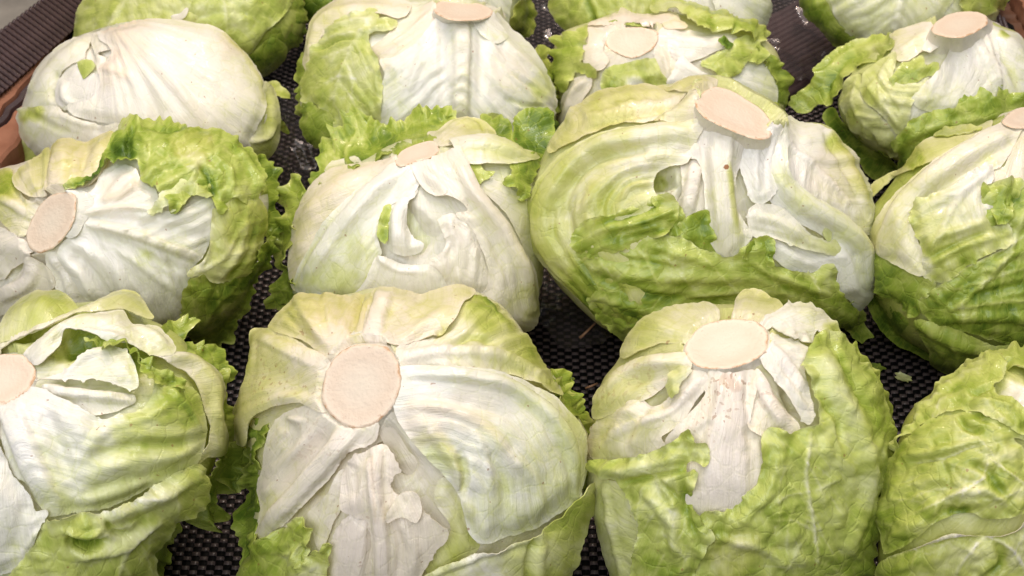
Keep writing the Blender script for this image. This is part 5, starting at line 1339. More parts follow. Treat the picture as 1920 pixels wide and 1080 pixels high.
    L([(690, 262), (780, 262), (862, 280), (868, 340), (838, 420), (825, 500), (855, 580), (895, 640), (872, 682), (795, 735), (732, 655), (722, 560), (712, 440), (690, 368), (645, 352), (660, 290)],
      8.5, (0.02, 0.10), 0.3, e=3.0, ew=28, pl=0.4, rib=([(775, 270), (772, 400), (785, 520), (805, 690)], 52, 60, 3.4, 0.05), st=[([(800, 400), (815, 500), (835, 640)], 18, 24, 0.6, 0.30, 0.1), ([(745, 380), (750, 520), (770, 650)], 14, 20, 0.8, 0.06), ([(690, 290), (710, 330), (720, 400)], 16, 14, -1.5)], bsp=[(787, 405, 17, 1.2), (822, 350, 8, 0.6)], sp=[(700, 320, 40, -0.05)], along=True, lab='thick central rib with a brown scar')
    L([(528, 212), (620, 165), (690, 118), (705, 180), (730, 232), (650, 240), (570, 226)], 11.0, (0.10, 0.2), 0.65, e=5.0, ew=22, st=[([(560, 210), (640, 180), (700, 150)], 24, 26, 2.0)], bsp=[(690, 215, 36, 0.42)])


def head_M():
    H = Head('lettuce with a long white rib above dark green lower leaves, cut by the edge', (1580, 180, 2.0),
             [(95, 520), (110, 420), (180, 330), (240, 240), (330, 168), (460, 138), (560, 110), (660, 80), (800, 90), (950, 180), (1030, 350), (1060, 560), (1010, 800), (900, 960), (700, 1020), (500, 1015), (340, 970), (200, 880), (125, 760), (100, 640)],
             (540, 550), 0.067, 8, flow0=(690, 70))
    H.stem([(600, 92), (640, 52), (720, 34), (800, 58), (795, 100), (710, 118), (630, 114)], 3.0, 0.5, grow=1.4, w=0.6, tilt=(0.1, -1), bl=0.2, hmax=5.0)
    H.body(0.12, 0.4, lump=1.8, gout=0.55)
    L = H.leaf
    L([(228, 262), (240, 235), (335, 168), (470, 138), (560, 112), (470, 190), (300, 260), (190, 300), (105, 380), (110, 330)], 3.0, (0.2, 0.34), 0.6, e=1.2, pl=0.8, teeth=0.8, sp=[(270, 240, 50, 0.2)])
    L([(340, 160), (370, 135), (430, 125), (480, 128), (520, 132), (440, 150)], 4.0, (0.45, 0.5), 0.4, e=3, fr=1.5)
    L([(120, 590), (150, 575), (200, 598), (222, 632), (300, 682), (345, 712), (292, 765), (282, 802), (232, 812), (190, 772), (140, 732), (125, 660)], 3.0, (0.56, 0.66), 0.1, e=2.5, fr=3.5, jag=3, cr=1.2, lab='green frilled leaf beside the white rib')
    L([(100, 740), (160, 770), (230, 830), (330, 900), (400, 960), (480, 1010), (340, 1000), (200, 920), (120, 830)], -0.5, (0.7, 0.85), 0.1, jag=2, cr=1.0)
    L([(500, 370), (560, 330), (640, 325), (700, 340), (900, 400), (1020, 600), (980, 850), (850, 950), (700, 960), (560, 915), (480, 885), (380, 865), (300, 815), (285, 765), (330, 725), (480, 625), (600, 565), (620, 530), (600, 475), (545, 490)],
      6.5, (0.52, 0.66), 0.12, e=3.5, cr=1.6, pl=1.0, jag=2, rib=([(690, 360), (600, 600), (420, 780), (310, 800)], 16, 12, 1.0, -0.15),
      st=[([(680, 520), (560, 590), (430, 650)], 8, 7, 0.5, -0.18), ([(680, 640), (520, 690), (380, 730)], 8, 7, 0.5, -0.16), ([(680, 760), (540, 770), (400, 790)], 9, 8, 0.7, -0.2), ([(680, 820), (520, 820), (360, 820)], 30, 26, 2.6, -0.06), ([(640, 380), (600, 470), (560, 520)], 22, 20, -2.5, 0.15), ([(680, 700), (560, 730), (440, 750)], 24, 22, -2.4, 0.12), ([(680, 570), (580, 620), (480, 690)], 22, 20, 1.8), ([(600, 560), (610, 480), (640, 400)], 10, 8, 0.6, -0.1)],
      sp=[(640, 420, 90, 0.06), (560, 790, 90, 0.08)], sv=([(690, 560), (560, 640), (420, 760), (310, 800)], 9, 240), lab='broad dark green leaf with pale veins')
    L([(265, 838), (300, 832), (360, 850), (420, 870), (550, 915), (700, 955), (720, 1010), (560, 1030), (430, 1035), (335, 1000), (325, 960), (290, 900)], 9.0, (0.58, 0.66), 0.15, e=5.5, ew=26, jag=2, cr=1.2, st=[([(290, 850), (450, 920), (650, 960)], 30, 30, 3.0, -0.04), ([(400, 900), (430, 960), (420, 1020)], 12, 10, 0.6, -0.12)], lab='folded bottom leaf')
    L([(430, 1000), (480, 985), (600, 1010), (560, 1050), (470, 1045)], 8.0, (0.42, 0.5), 0.3, e=6)
    L([(640, 120), (700, 90), (900, 110), (950, 250), (850, 360), (700, 350), (630, 325), (535, 335), (560, 275), (600, 270)], 4.0, (0.08, 0.12), 0.7, e=2.0, pl=0.6)
    L([(248, 445), (300, 388), (400, 345), (490, 285), (545, 258), (560, 310), (510, 360), (545, 440), (545, 485), (605, 490), (618, 530), (602, 562), (505, 605), (370, 698), (295, 668), (296, 580), (275, 530)],
      7.5, (0.04, 0.46), 0.3, e=4.0, ew=26, fr=1.8, frd=14, teeth=2.2, jag=2, pl=1.0, cr=0.5, rib=([(560, 270), (420, 400), (310, 640)], 16, 16, 1.0), st=[([(310, 590), (340, 540), (450, 500), (540, 470)], 24, 20, 2.6), ([(310, 640), (430, 570), (590, 520)], 20, 18, 1.8, 0.05), ([(330, 600), (450, 540), (560, 500)], 14, 12, -1.8, 0.14), ([(300, 420), (400, 380), (480, 330)], 24, 20, 1.5, -0.05)],
      sp=[(560, 520, 80, 0.14), (480, 600, 70, 0.10), (300, 640, 50, -0.25), (400, 620, 60, 0.08)], bsp=[(412, 425, 10, 0.8)], lab='white leaf with a toothed green lower edge')
    L([(500, 345), (590, 325), (640, 318), (660, 340), (612, 440), (600, 480), (560, 480), (540, 430)], 8.0, (0.58, 0.66), 0.1, e=6, fr=3, jag=2.5, cr=1)
    L([(660, 105), (560, 128), (450, 178), (330, 248), (245, 320), (170, 395), (108, 480), (95, 535), (130, 590), (200, 630), (300, 672), (296, 590), (250, 450), (302, 392), (402, 345), (485, 290), (580, 272), (645, 170)],
      7.5, (0.05, 0.2), 0.5, e=2.5, ew=30, pl=0.6, rib=([(640, 125), (500, 210), (350, 300), (220, 430), (160, 570)], 46, 44, 3.6, 0.0), st=[([(600, 200), (450, 290), (330, 370), (240, 460)], 24, 24, -2.0, 0.04), ([(250, 460), (230, 540), (250, 630)], 40, 40, 1.4)], along=True, lab='leaf with a long smooth white rib')

# ------------------------------------------------------------------ third row
def head_F():
    H = Head('smooth white lettuce with one leaf fanned like a shell, beside the terracotta board', (0, 0, 3.0),
             [(118, 640), (150, 500), (250, 330), (370, 230), (480, 185), (620, 140), (830, 108), (1000, 115), (1150, 150), (1280, 200), (1400, 330), (1480, 450), (1555, 600), (1568, 700), (1540, 830), (1450, 930), (1200, 980), (900, 1000), (500, 970), (240, 870), (140, 760)],
             (850, 560), 0.066, 9, flow0=(600, 90), step=4.6)
    H.body(0.03, 0.25, lump=1.6, gout=0.1, pl=0.8, st=[([(520, 230), (560, 330), (640, 340)], 40, 30, -1.5, 0.03), ([(330, 500), (350, 590), (430, 640)], 30, 24, -1)])
    L = H.leaf
    L([(1455, 440), (1480, 470), (1535, 458), (1612, 540), (1602, 558), (1535, 540), (1530, 600), (1605, 742), (1565, 725), (1500, 600)], 0.5, (0.35, 0.6), 0.3, e=1.5, ew=12, jag=2, fr=1.5, lab='loose green scrap at the side')
    L([(95, 860), (100, 775), (165, 778), (250, 860), (330, 930), (240, 940), (150, 905)], -1.0, (0.3, 0.45), 0.3, jag=2.5, fr=2)
    L([(130, 620), (200, 440), (330, 265), (515, 192), (505, 240), (480, 290), (480, 330), (400, 380), (330, 440), (318, 560), (380, 612), (300, 610), (180, 650)], 3.5, (0.06, 0.10), 0.3, e=1.2, pl=0.4, teeth=0.8, st=[([(480, 230), (330, 350), (220, 520)], 40, 50, 1.6), ([(330, 420), (300, 520), (320, 590)], 16, 16, -1.5, 0.05)], lab='white leaf at the side')
    L([(325, 470), (400, 370), (480, 330), (470, 400), (560, 420), (600, 470), (560, 580), (440, 650), (350, 600), (318, 560)], 3.0, (0.0, 0.04), 0.25, e=1.5, ew=20, st=[([(370, 480), (380, 560), (430, 600)], 26, 30, 2)])
    L([(452, 362), (500, 342), (548, 372), (520, 412), (480, 440), (456, 400)], 4.0, (0.5, 0.55), 0.1, e=3, ew=8, teeth=1.5, lab='small green fragment')
    L([(520, 200), (580, 190), (680, 190), (700, 250), (600, 290), (560, 310), (600, 330), (560, 400), (535, 300)], 3.0, (0.05, 0.06), 0.4, e=1.5, ew=14)
    L([(560, 200), (690, 150), (830, 110), (1000, 116), (1150, 150), (1270, 198), (1345, 270), (1400, 330), (1470, 440), (1500, 560), (1480, 640), (1430, 760), (1400, 840), (1200, 860), (900, 800), (700, 720), (450, 660), (400, 600), (520, 560), (580, 460), (560, 380), (640, 300)],
      6.5, (0.0, 0.10), 0.3, e=2.5, ew=30, pl=1.2, teeth=0.7, st=[([(620, 190), (760, 260), (950, 440), (1100, 620), (1200, 760)], 50, 36, 2.0, 0.0, 0.2), ([(700, 200), (1000, 230), (1250, 300)], 50, 50, 1.5), ([(590, 190), (740, 140), (900, 112)], 14, 12, 0.8, 0.0, 0.9), ([(800, 440), (880, 600), (900, 760)], 40, 50, -1.2), ([(1250, 200), (1380, 330), (1460, 470), (1490, 600)], 20, 18, 1.2, 0.15, 0.2), ([(580, 380), (700, 420), (780, 480)], 30, 30, 1.4, 0, 0.35), ([(620, 340), (680, 400), (700, 430)], 12, 12, -0.6)],
      wsp=[(750, 250, 160, 0.4), (640, 400, 120, 0.35), (1300, 250, 110, 0.3)], bsp=[(915, 405, 9, 0.9), (1105, 318, 8, 1.0), (1175, 528, 6, 0.9)], lab='white leaf fanned like a shell')
    L([(1380, 830), (1440, 740), (1475, 620), (1465, 500), (1480, 460), (1535, 520), (1568, 660), (1560, 780), (1500, 880), (1420, 900)], 4.0, (0.18, 0.3), 0.35, e=2.0, st=[([(1500, 520), (1510, 640), (1480, 760)], 24, 24, -2, 0.08), ([(1410, 800), (1500, 770), (1550, 690)], 16, 14, 2.5, -0.06)])
    L([(112, 625), (150, 600), (200, 608), (270, 598), (335, 600), (370, 632), (440, 662), (600, 712), (690, 700), (640, 830), (500, 920), (300, 920), (200, 840), (128, 740)], 7.0, (0.10, 0.10), 0.4, e=4.0, ew=24, fr=1.0, teeth=1.0, pl=0.7, st=[([(350, 640), (500, 700), (660, 720)], 30, 24, 2.0), ([(200, 640), (300, 700), (450, 760)], 26, 26, -1.2, 0.04)], sp=[(230, 625, 60, 0.26), (160, 650, 40, 0.2)], lab='cream lower leaf with a yellowed rim')


def head_G():
    H = Head('upright lettuce with a straight white rib running down from a flat peach stem', (480, 0, 3.0),
             [(250, 500), (268, 260), (330, 110), (420, 15), (560, -25), (900, -30), (1200, -20), (1330, 60), (1450, 170), (1560, 280), (1640, 400), (1692, 520), (1692, 680), (1600, 860), (1300, 950), (900, 970), (500, 890), (320, 800), (265, 680)],
             (970, 480), 0.068, 10, flow0=(1160, 40), step=4.6)
    H.stem([(1000, 55), (1020, 12), (1090, 0), (1170, 2), (1270, 22), (1336, 64), (1290, 100), (1185, 112), (1080, 104)], 2.5, 0.32, grow=1.5, w=0.35, tilt=(0.05, -1), bl=0.3, hmax=8.0, face_lab='flat peach cut face seen at a slant')
    H.body(0.05, 0.2, lump=1.5, gout=0.2, pl=0.8, sp=[(400, 400, 200, 0.2)])
    L = H.leaf
    L([(1560, 270), (1600, 270), (1650, 340), (1680, 430), (1705, 560), (1690, 640), (1640, 560), (1600, 430)], -0.5, (0.5, 0.62), 0.35, fr=3, jag=3)
    L([(220, 520), (245, 380), (280, 300), (300, 420), (300, 560), (320, 700), (270, 690), (240, 620)], -0.8, (0.5, 0.62), 0.25, fr=3, jag=3)
    L([(268, 345), (325, 110), (425, 12), (600, -10), (868, 18), (858, 82), (800, 110), (700, 95), (600, 85), (460, 115), (370, 210), (335, 300), (300, 400)], 4.0, (0.05, 0.16), 0.65, e=1.8, pl=0.6, teeth=0.8, st=[([(310, 300), (360, 140), (450, 50)], 26, 26, 1.8), ([(420, 90), (560, 40), (800, 50)], 30, 30, 1.2)], lab='cream shoulder leaf')
    L([(640, 275), (720, 225), (860, 105), (985, 55), (1030, 130), (910, 240), (780, 325), (690, 345), (655, 310)], 2.5, (0.05, 0.10), 0.75, e=1.0, pl=0.6, st=[([(1000, 90), (860, 190), (700, 310)], 24, 24, 1.6, 0, 0.1)])
    L([(700, 345), (780, 322), (910, 240), (1040, 110), (1290, 110), (1340, 80), (1460, 180), (1560, 290), (1640, 410), (1690, 530), (1680, 650), (1580, 760), (1400, 850), (1100, 880), (800, 880), (690, 760), (690, 540), (730, 420)],
      6.5, (0.02, 0.14), 0.06, e=2.5, ew=34, pl=1.4, teeth=0.6, rib=([(1140, 100), (1150, 300), (1150, 480), (1140, 780)], 56, 60, 4.0, 0.05, 0.2),
      st=[([(1050, 150), (1050, 350), (1060, 600)], 36, 40, -2.2, -0.02), ([(1250, 130), (1260, 330), (1260, 600)], 40, 46, -2.0), ([(1290, 120), (1420, 280), (1580, 420), (1660, 540)], 26, 20, 1.8, 0.04), ([(1270, 200), (1380, 380), (1540, 560)], 22, 22, 1.5), ([(1330, 330), (1450, 440), (1600, 520)], 18, 16, -1.8, 0.08), ([(1300, 420), (1420, 560), (1560, 680)], 22, 20, 1.5, 0.03), ([(960, 220), (900, 420), (800, 640)], 30, 40, 1.4), ([(1400, 560), (1520, 600), (1640, 600)], 20, 16, -1.8, 0.08)],
      sp=[(760, 460, 90, 0.08), (1600, 480, 90, 0.10), (1560, 560, 60, 0.1)], wsp=[(1400, 400, 160, 0.25), (720, 360, 60, 0.5)], lab='white leaf with a straight central rib')
    L([(1215, 130), (1290, 105), (1330, 130), (1400, 220), (1330, 260), (1260, 210)], 9.0, (0.04, 0.12), 0.1, e=7, ew=12, jag=1.5)
    L([(1465, 705), (1525, 612), (1600, 640), (1690, 690), (1690, 800), (1610, 910), (1500, 880), (1440, 820)], 5.5, (0.72, 0.82), 0.1, e=4, fr=2, jag=2.5, cr=1.0, lab='dark green leaf at the foot')
    L([(1440, 720), (1400, 660), (1300, 640), (1250, 700), (1330, 760)], 6.0, (0.4, 0.55), 0.1, e=5, fr=2, jag=2)
    L([(265, 430), (335, 330), (345, 280), (405, 195), (490, 108), (600, 85), (685, 72), (705, 118), (795, 118), (785, 165), (720, 180), (645, 202), (645, 255), (690, 330), (705, 390), (720, 485), (712, 640), (695, 700), (470, 720), (430, 650), (340, 590), (275, 570)],
      6.5, (0.36, 0.42), 0.2, e=3.5, ew=28, fr=1.6, frd=14, jag=1.8, teeth=0.8, cr=1.2, pl=0.8, vein=0.05, rib=([(660, 110), (560, 260), (480, 460), (440, 640)], 12, 10, 0.6, -0.1), st=[([(360, 290), (480, 235), (600, 230)], 18, 14, -3.0, 0.16), ([(420, 180), (560, 130), (690, 130)], 24, 20, 1.8, -0.08), ([(600, 190), (660, 180), (740, 150)], 16, 12, 2.5), ([(620, 280), (680, 420), (700, 600)], 18, 16, 1.5), ([(360, 470), (500, 440), (640, 470)], 8, 8, 0.5, -0.12)],
      sp=[(600, 260, 100, 0.08), (420, 420, 60, 0.06), (620, 500, 110, 0.04), (540, 120, 90, -0.08)], sv=([(660, 110), (560, 260), (480, 460), (440, 640)], 9, 230, -0.12), lab='green leaf wrapping the near side')
    L([(262, 575), (300, 540), (335, 590), (430, 630), (470, 700), (480, 760), (420, 830), (330, 815), (272, 700)], 8.0, (0.60, 0.66), 0.1, e=4.5, jag=2, fr=1.2, cr=0.9, lab='darker green overlapping patch')


def head_H():
    H = Head('lettuce with a flat broken stem top ringed by bright green ragged leaves', (980, 0, 3.6),
             [(205, 320), (260, 215), (440, 150), (660, 75), (800, 110), (950, 100), (1100, 90), (1500, 150), (1640, 260), (1745, 430), (1772, 600), (1735, 780), (1500, 950), (900, 960), (300, 920), (240, 740), (215, 540)],
             (1000, 490), 0.066, 11, flow0=(740, 290), step=4.6)
    H.stem([(555, 265), (620, 200), (740, 180), (850, 190), (912, 218), (915, 255), (880, 322), (800, 372), (720, 390), (620, 352), (562, 310)], 2.0, 0.48, grow=1.3, bl=0.8, w=0.7, tilt=(0.0, -1))
    H.body(0.06, 0.5, lump=2.0, gout=0.25, st=[([(960, 300), (970, 420), (960, 540)], 40, 30, -5)])
    L = H.leaf
    L([(1560, 260), (1650, 350), (1742, 450), (1785, 600), (1750, 790), (1690, 720), (1690, 560), (1630, 450), (1560, 360)], 0.5, (0.58, 0.64), 0.15, e=2.0, fr=2.5, jag=2.5, lab='green leaf edge at the far side')
    L([(450, 165), (560, 120), (640, 100), (680, 60), (740, 100), (860, 120), (950, 85), (1040, 115), (1060, 170), (960, 180), (900, 200), (700, 160), (560, 175)], 4.5, (0.03, 0.06), 0.85, e=3.0, ew=14, teeth=1.8, st=[([(480, 160), (640, 125), (860, 140)], 20, 20, 1.8)])
    L([(590, 170), (660, 145), (780, 160), (840, 190), (760, 185), (660, 175)], 3.0, (0.6, 0.66), 0.1, e=3, ew=8, jag=1.5)
    L([(220, 330), (250, 240), (330, 235), (380, 220), (440, 180), (430, 300), (405, 420), (500, 470), (490, 530), (420, 500), (350, 500), (300, 620), (245, 580), (205, 460)], 5.0, (0.48, 0.52), 0.3, e=4.0, fr=3.5, jag=3, cr=1.5, teeth=1.5, lab='bright green ragged leaf at the near side')
    L([(440, 180), (470, 165), (560, 180), (700, 165), (560, 280), (545, 350), (580, 400), (550, 470), (480, 480), (410, 410)], 4.0, (0.04, 0.05), 0.7, e=2.0, teeth=1.0)
    L([(260, 700), (300, 600), (370, 530), (450, 520), (470, 580), (430, 650), (330, 800), (250, 860)], 6.0, (0.04, 0.08), 0.65, e=2.5, pl=0.7, st=[([(430, 540), (340, 640), (280, 780)], 30, 30, 2)])
    L([(890, 390), (900, 300), (960, 215), (1100, 200), (1300, 230), (1440, 240), (1380, 330), (1300, 350), (1200, 400), (1120, 420), (1060, 390), (1020, 420)], 3.5, (0.0, 0.06), 0.35, e=1.5, pl=0.6, st=[([(960, 250), (1100, 270), (1300, 280)], 40, 40, 1.4)], lab='white leaf beside the stem')
    L([(900, 330), (950, 300), (1000, 400), (1045, 450), (1000, 520), (970, 570), (930, 500), (890, 420)], 5.5, (0.06, 0.1), 0.6, e=3.0, ew=14, st=[([(910, 330), (960, 430), (975, 550)], 22, 18, 2)])
    L([(535, 600), (545, 500), (610, 450), (700, 430), (790, 415), (890, 405), (930, 490), (975, 570), (880, 590), (800, 570), (700, 610), (600, 640)], 7.0, (0.46, 0.50), 0.15, e=4.0, jag=2.2, fr=1.5, cr=1.8, sp=[(760, 580, 80, -0.35)], lab='small green blistered leaf below the stem')
    L([(970, 570), (1000, 500), (1060, 388), (1110, 420), (1170, 470), (1230, 520), (1180, 560), (1060, 590)], 7.5, (0.0, 0.04), 0.2, e=5, ew=12, teeth=1.2)
    L([(1190, 440), (1260, 390), (1330, 352), (1400, 330), (1430, 280), (1510, 250), (1590, 310), (1620, 380), (1560, 440), (1500, 420), (1440, 510), (1340, 530), (1260, 480)], 7.0, (0.46, 0.52), 0.15, e=5.0, fr=2.5, jag=3, cr=1.5, lab='bright green torn leaf')
    L([(1430, 510), (1520, 400), (1600, 410), (1680, 500), (1710, 600), (1690, 700), (1640, 740), (1480, 620), (1300, 560)], 4.0, (0.02, 0.14), 0.05, e=2, pl=1.2)
    L([(1280, 560), (1330, 530), (1450, 580), (1560, 640), (1700, 690), (1700, 740), (1600, 760), (1450, 700)], 7.0, (0.5, 0.55), 0.4, e=5, fr=2.0, jag=2)
    L([(880, 100), (900, 40), (935, 8), (1050, 20), (1200, 62), (1400, 108), (1560, 148), (1645, 232), (1630, 262), (1580, 285), (1480, 245), (1350, 222), (1230, 228), (1150, 205), (1110, 150), (1050, 110), (980, 85)],
      9.0, (0.44, 0.50), 0.25, e=6.0, fr=3.0, jag=3, cr=2.0, st=[([(930, 50), (1100, 90), (1300, 140), (1540, 190)], 34, 30, 2.5, -0.1), ([(1080, 60), (1250, 120), (1450, 150)], 16, 14, -2.0, 0.1)], sp=[(1220, 190, 70, 0.1)], lab='bright green leaf draped along the back')
    L([(1290, 300), (1330, 275), (1380, 290), (1400, 330), (1360, 345), (1310, 325)], 8.0, (0.85, 0.95), 0.0, e=7, ew=6, fr=2.5, jag=3.5, teeth=2, lab='tiny dark green sprig')
    L([(950, 190), (1060, 155), (1110, 190), (1040, 210), (960, 220)], 6.0, (0.10, 0.12), 1.0, e=4, ew=10)


def head_I():
    H = Head('pale cone-topped lettuce with its stem tip leaning, a ruffled green leaf before it', (1440, 0, 3.0),
             [(405, 560), (440, 450), (560, 330), (700, 205), (850, 150), (1000, 110), (1250, 150), (1400, 190), (1560, 400), (1575, 650), (1470, 860), (1200, 930), (900, 940), (700, 895), (500, 780), (420, 660)],
             (980, 540), 0.066, 12, flow0=(1100, 130), step=4.6)
    H.stem([(918, 165), (958, 108), (1040, 70), (1120, 60), (1190, 66), (1230, 88), (1233, 130), (1170, 176), (1090, 206), (980, 200)], 9.0, 0.42, grow=1.5, w=0.35, tilt=(-0.1, -1), bl=0.1, hmax=5.0, face_lab='tall leaning cut face')
    H.body(0.10, 0.25, lump=1.5, gout=0.34, pl=1.0)
    L = H.leaf
    L([(150, 570), (230, 500), (290, 430), (300, 380), (380, 288), (480, 240), (700, 195), (720, 265), (640, 330), (560, 350), (480, 390), (430, 470), (400, 540), (380, 580), (340, 600), (270, 590), (210, 632)], 1.0, (0.48, 0.6), 0.25, e=3.0, fr=2.5, jag=2.5, cr=1.4, st=[([(640, 260), (460, 300), (340, 400), (200, 570)], 26, 20, 2.2, -0.1), ([(420, 360), (340, 460), (330, 560)], 20, 18, -2.5, 0.15)], sp=[(260, 560, 70, 0.14)], lab='green flap hanging out to the side')
    L([(310, 650), (365, 600), (430, 690), (560, 810), (700, 890), (760, 960), (600, 1010), (440, 830)], -0.5, (0.64, 0.74), 0.25, jag=2, cr=1.0)
    L([(690, 210), (860, 150), (930, 165), (900, 230), (860, 300), (780, 350), (700, 330), (690, 290)], 4.0, (0.05, 0.15), 0.6, e=2.0, teeth=0.8, pl=0.7, st=[([(900, 190), (800, 260), (720, 310)], 24, 24, 1.5)])
    L([(690, 470), (740, 390), (800, 350), (860, 330), (870, 380), (940, 360), (950, 400), (860, 450), (780, 480)], 6.0, (0.5, 0.55), 0.2, e=4.5, fr=2.5, jag=2.5, teeth=1.5, lab='small green frill in the fold')
    L([(520, 540), (545, 420), (640, 340), (720, 300), (700, 440), (740, 480), (850, 460), (900, 420), (860, 500), (800, 600), (790, 680), (740, 760), (640, 650)], 5.0, (0.26, 0.38), 0.3, e=2.5, pl=1.5, cr=0.6, teeth=0.6, rib=([(700, 300), (620, 500), (720, 700)], 12, 12, 0.8), st=[([(560, 480), (640, 600), (740, 720)], 18, 18, 1.6), ([(600, 420), (680, 560), (760, 660)], 14, 14, -1.6, 0.08)], lab='pale green pleated leaf')
    L([(410, 560), (450, 460), (540, 420), (520, 540), (640, 660), (740, 780), (720, 880), (600, 800), (470, 720)], 3.0, (0.26, 0.36), 0.3, e=1.5, pl=2.0, rib=([(500, 440), (480, 600), (640, 800)], 12, 12, 0.8))
    L([(940, 195), (1100, 195), (1210, 150), (1250, 200), (1300, 400), (1310, 560), (1200, 640), (1000, 640), (850, 620), (800, 560), (870, 480), (960, 390), (1000, 270), (900, 310), (860, 290)],
      6.5, (0.0, 0.12), 0.22, e=2.5, pl=0.9, teeth=0.7, rib=([(1130, 195), (1180, 300), (1250, 420), (1290, 540)], 40, 36, 2.5, 0.02), st=[([(1000, 240), (960, 380), (860, 540)], 40, 40, 2), ([(1040, 230), (1040, 380), (1000, 560)], 40, 50, -1.6), ([(1180, 170), (1240, 320), (1290, 500)], 14, 14, 2.5, -0.02, 0.2)], sp=[(880, 560, 100, 0.10)], lab='white cone-shaped leaf below the stem')
    L([(1230, 160), (1300, 160), (1400, 190), (1560, 400), (1560, 600), (1400, 640), (1310, 560), (1280, 380)], 5.0, (0.04, 0.16), 0.15, e=2.0, pl=0.8, st=[([(1250, 180), (1380, 300), (1500, 480)], 40, 50, 2), ([(1260, 240), (1340, 380), (1400, 520)], 30, 30, -2.0, 0.1)], sp=[(1310, 215, 30, 0.4)])
    L([(685, 815), (760, 718), (790, 680), (870, 640), (920, 618), (1020, 612), (1060, 560), (1140, 498), (1190, 510), (1240, 552), (1270, 488), (1335, 520), (1440, 560), (1520, 700), (1320, 760), (1100, 770), (960, 800), (900, 830), (800, 880), (740, 930), (735, 860)],
      9.0, (0.62, 0.60), 0.05, e=7.0, fr=3.2, frd=22, jag=3, frl=20, cr=1.5, vein=0.05, st=[([(720, 820), (900, 720), (1100, 680), (1350, 640)], 30, 30, 2, -0.05)], sp=[(800, 760, 70, 0.05)], sv=([(700, 850), (900, 740), (1100, 690), (1400, 640)], 9, 120), lab='ruffled dark green leaf lying in front')


# ------------------------------------------------------------------ back row, mostly beyond the frame
def head_A():
    H = Head('rounded all-green lettuce behind the shell-leaved white one', (0, 0, 1.0), [(136, 80), (150, 15), (200, -60), (350, -120), (500, -95), (560, -20), (566, 60), (530, 112), (490, 142), (300, 190), (160, 160)], (350, 10), 0.068, 13, flow0=(330, -110), step=5)
    H.body(0.48, 0.2, lump=2, gout=0.55, cr=1.5, res=0.7)
    L = H.leaf
    L([(140, 70), (160, 0), (210, -70), (330, -110), (390, -60), (380, 40), (330, 60), (250, 120), (170, 140)], 4, (0.34, 0.46), 0.3, e=2, cr=1.6, vein=0.06, jag=2, rib=([(330, -100), (240, 0), (170, 120)], 5, 4, 0.8, -0.15), lab='yellow-green veined leaf')
    L([(330, -100), (450, -90), (540, -30), (545, 10), (500, 60), (470, 100), (420, 110), (360, 40), (350, -40)], 6, (0.44, 0.50), 0.1, e=3, cr=2.0, vein=0.08, jag=2, rib=([(380, -90), (420, 0), (430, 100)], 5, 4, 0.8, -0.12), sp=[(455, 20, 40, -0.12)], lab='green blistered leaf')
    L([(326, 34), (345, 28), (356, 18), (352, 34), (340, 42), (328, 42)], 8, (0.0, 0.03), 0.3, e=7, ew=4, lab='pale torn scrap')
    L([(530, -30), (560, -10), (572, 50), (560, 82), (535, 88), (505, 70), (515, 20)], 0.5, (0.58, 0.7), 0.2, fr=4, jag=3, cr=1, lab='frilled green edge')
    L([(430, 110), (470, 100), (510, 70), (535, 90), (520, 125), (480, 145), (430, 150)], 3, (0.62, 0.72), 0.15, e=2, cr=1.2)


def head_B():
    H = Head('pale lettuce mostly hidden behind the straight-ribbed one, yellow frill at its side', (0, 0, 1.0), [(735, -60), (800, -130), (920, -130), (972, -75), (985, 0), (978, 50), (940, 72), (850, 64), (760, 30)], (865, -40), 0.066, 14, flow0=(860, -110), step=5)
    H.body(0.12, 0.1, lump=1.5, gout=0.25, pl=0.8, res=0.7)
    L = H.leaf
    L([(955, -60), (985, -50), (1000, 0), (1005, 20), (998, 55), (975, 72), (945, 72), (955, 40), (968, 0)], 2, (0.42, 0.55), 0.45, e=2.5, fr=3, jag=3, frl=14, cr=1, lab='yellow-green frilled edge')
    L([(780, -100), (900, -120), (950, -60), (950, 50), (900, 66), (830, 50)], 4, (0.06, 0.16), 0.1, e=2, pl=1.2, rib=([(880, -110), (900, -20), (905, 60)], 12, 12, 2))


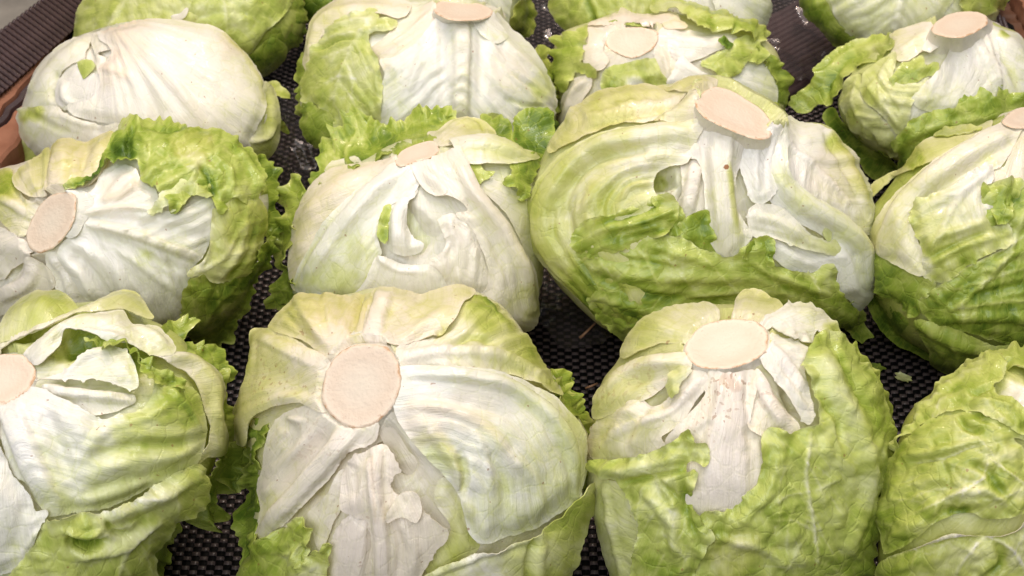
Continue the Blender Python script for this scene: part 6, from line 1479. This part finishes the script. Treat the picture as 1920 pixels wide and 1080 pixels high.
def head_C():
    H = Head('lettuce with green leaves on one side and ice-white on the other, behind the ragged one', (0, 0, 1.0), [(1034, 0), (1060, -70), (1180, -125), (1330, -115), (1420, -55), (1442, 10), (1430, 62), (1340, 100), (1180, 110), (1090, 85), (1045, 45)], (1240, -10), 0.068, 15, flow0=(1240, -100), step=5)
    H.body(0.08, 0.05, lump=1.5, gout=0.12, pl=1.2, res=0.7)
    L = H.leaf
    L([(1030, 0), (1060, -75), (1160, -120), (1210, -60), (1230, 20), (1220, 70), (1130, 60), (1070, 62)], 4, (0.40, 0.48), 0.25, e=2, cr=1.5, pl=1, rib=([(1180, -110), (1110, -30), (1080, 50)], 7, 5, 1.2, -0.1), st=[([(1090, -20), (1110, 20), (1120, 60)], 8, 7, -2.5, 0.14), ([(1180, -60), (1190, 10), (1180, 60)], 10, 10, 2)], lab='green side leaf')
    L([(1330, -110), (1420, -55), (1444, 10), (1432, 62), (1380, 70), (1340, 20), (1320, -50)], 3, (0.05, 0.12), 0.0, e=2, pl=1.5, fr=1, teeth=1, lab='ice-white crinkled leaf')


def head_E():
    H = Head('shaded grey-white lettuce with a green edge, standing behind the cone-topped one', (0, 0, 1.0), [(1504, -10), (1540, -85), (1680, -130), (1820, -115), (1882, -45), (1878, 10), (1840, 62), (1720, 100), (1620, 98), (1560, 68), (1520, 32)], (1690, -15), 0.068, 16, flow0=(1690, -110), swirl=0.5, step=5)
    H.body(0.18, 0.12, lump=1.5, gout=0.3, pl=1.6, res=0.7)
    L = H.leaf
    L([(1495, -20), (1530, -80), (1560, -70), (1545, -10), (1570, 40), (1610, 78), (1600, 96), (1580, 98), (1545, 60), (1510, 22)], 3, (0.5, 0.62), 0.1, e=2, cr=1.2, fr=1.8, jag=2.5, lab='green edge leaf')
    L([(1560, -60), (1700, -120), (1800, -60), (1760, 40), (1690, 92), (1610, 80), (1565, 30)], 4, (0.12, 0.24), 0.15, e=2, pl=1.8, rib=([(1700, -110), (1690, -20), (1670, 80)], 10, 9, 1.4))
    L([(1800, -90), (1860, -70), (1888, -20), (1884, 18), (1865, 15), (1840, 30), (1800, 20)], 3, (0.4, 0.55), 0.3, e=3, fr=3, jag=3, lab='yellow-green frill')


def head_X():
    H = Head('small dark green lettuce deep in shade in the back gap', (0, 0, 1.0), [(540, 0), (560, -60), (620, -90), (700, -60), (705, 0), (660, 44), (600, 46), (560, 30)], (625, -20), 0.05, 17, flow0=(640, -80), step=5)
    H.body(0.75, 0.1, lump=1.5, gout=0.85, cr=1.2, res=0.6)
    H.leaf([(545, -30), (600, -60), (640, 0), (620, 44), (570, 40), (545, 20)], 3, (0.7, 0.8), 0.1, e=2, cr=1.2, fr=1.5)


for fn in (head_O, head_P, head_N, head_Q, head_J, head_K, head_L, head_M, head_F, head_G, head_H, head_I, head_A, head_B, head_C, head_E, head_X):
    fn()
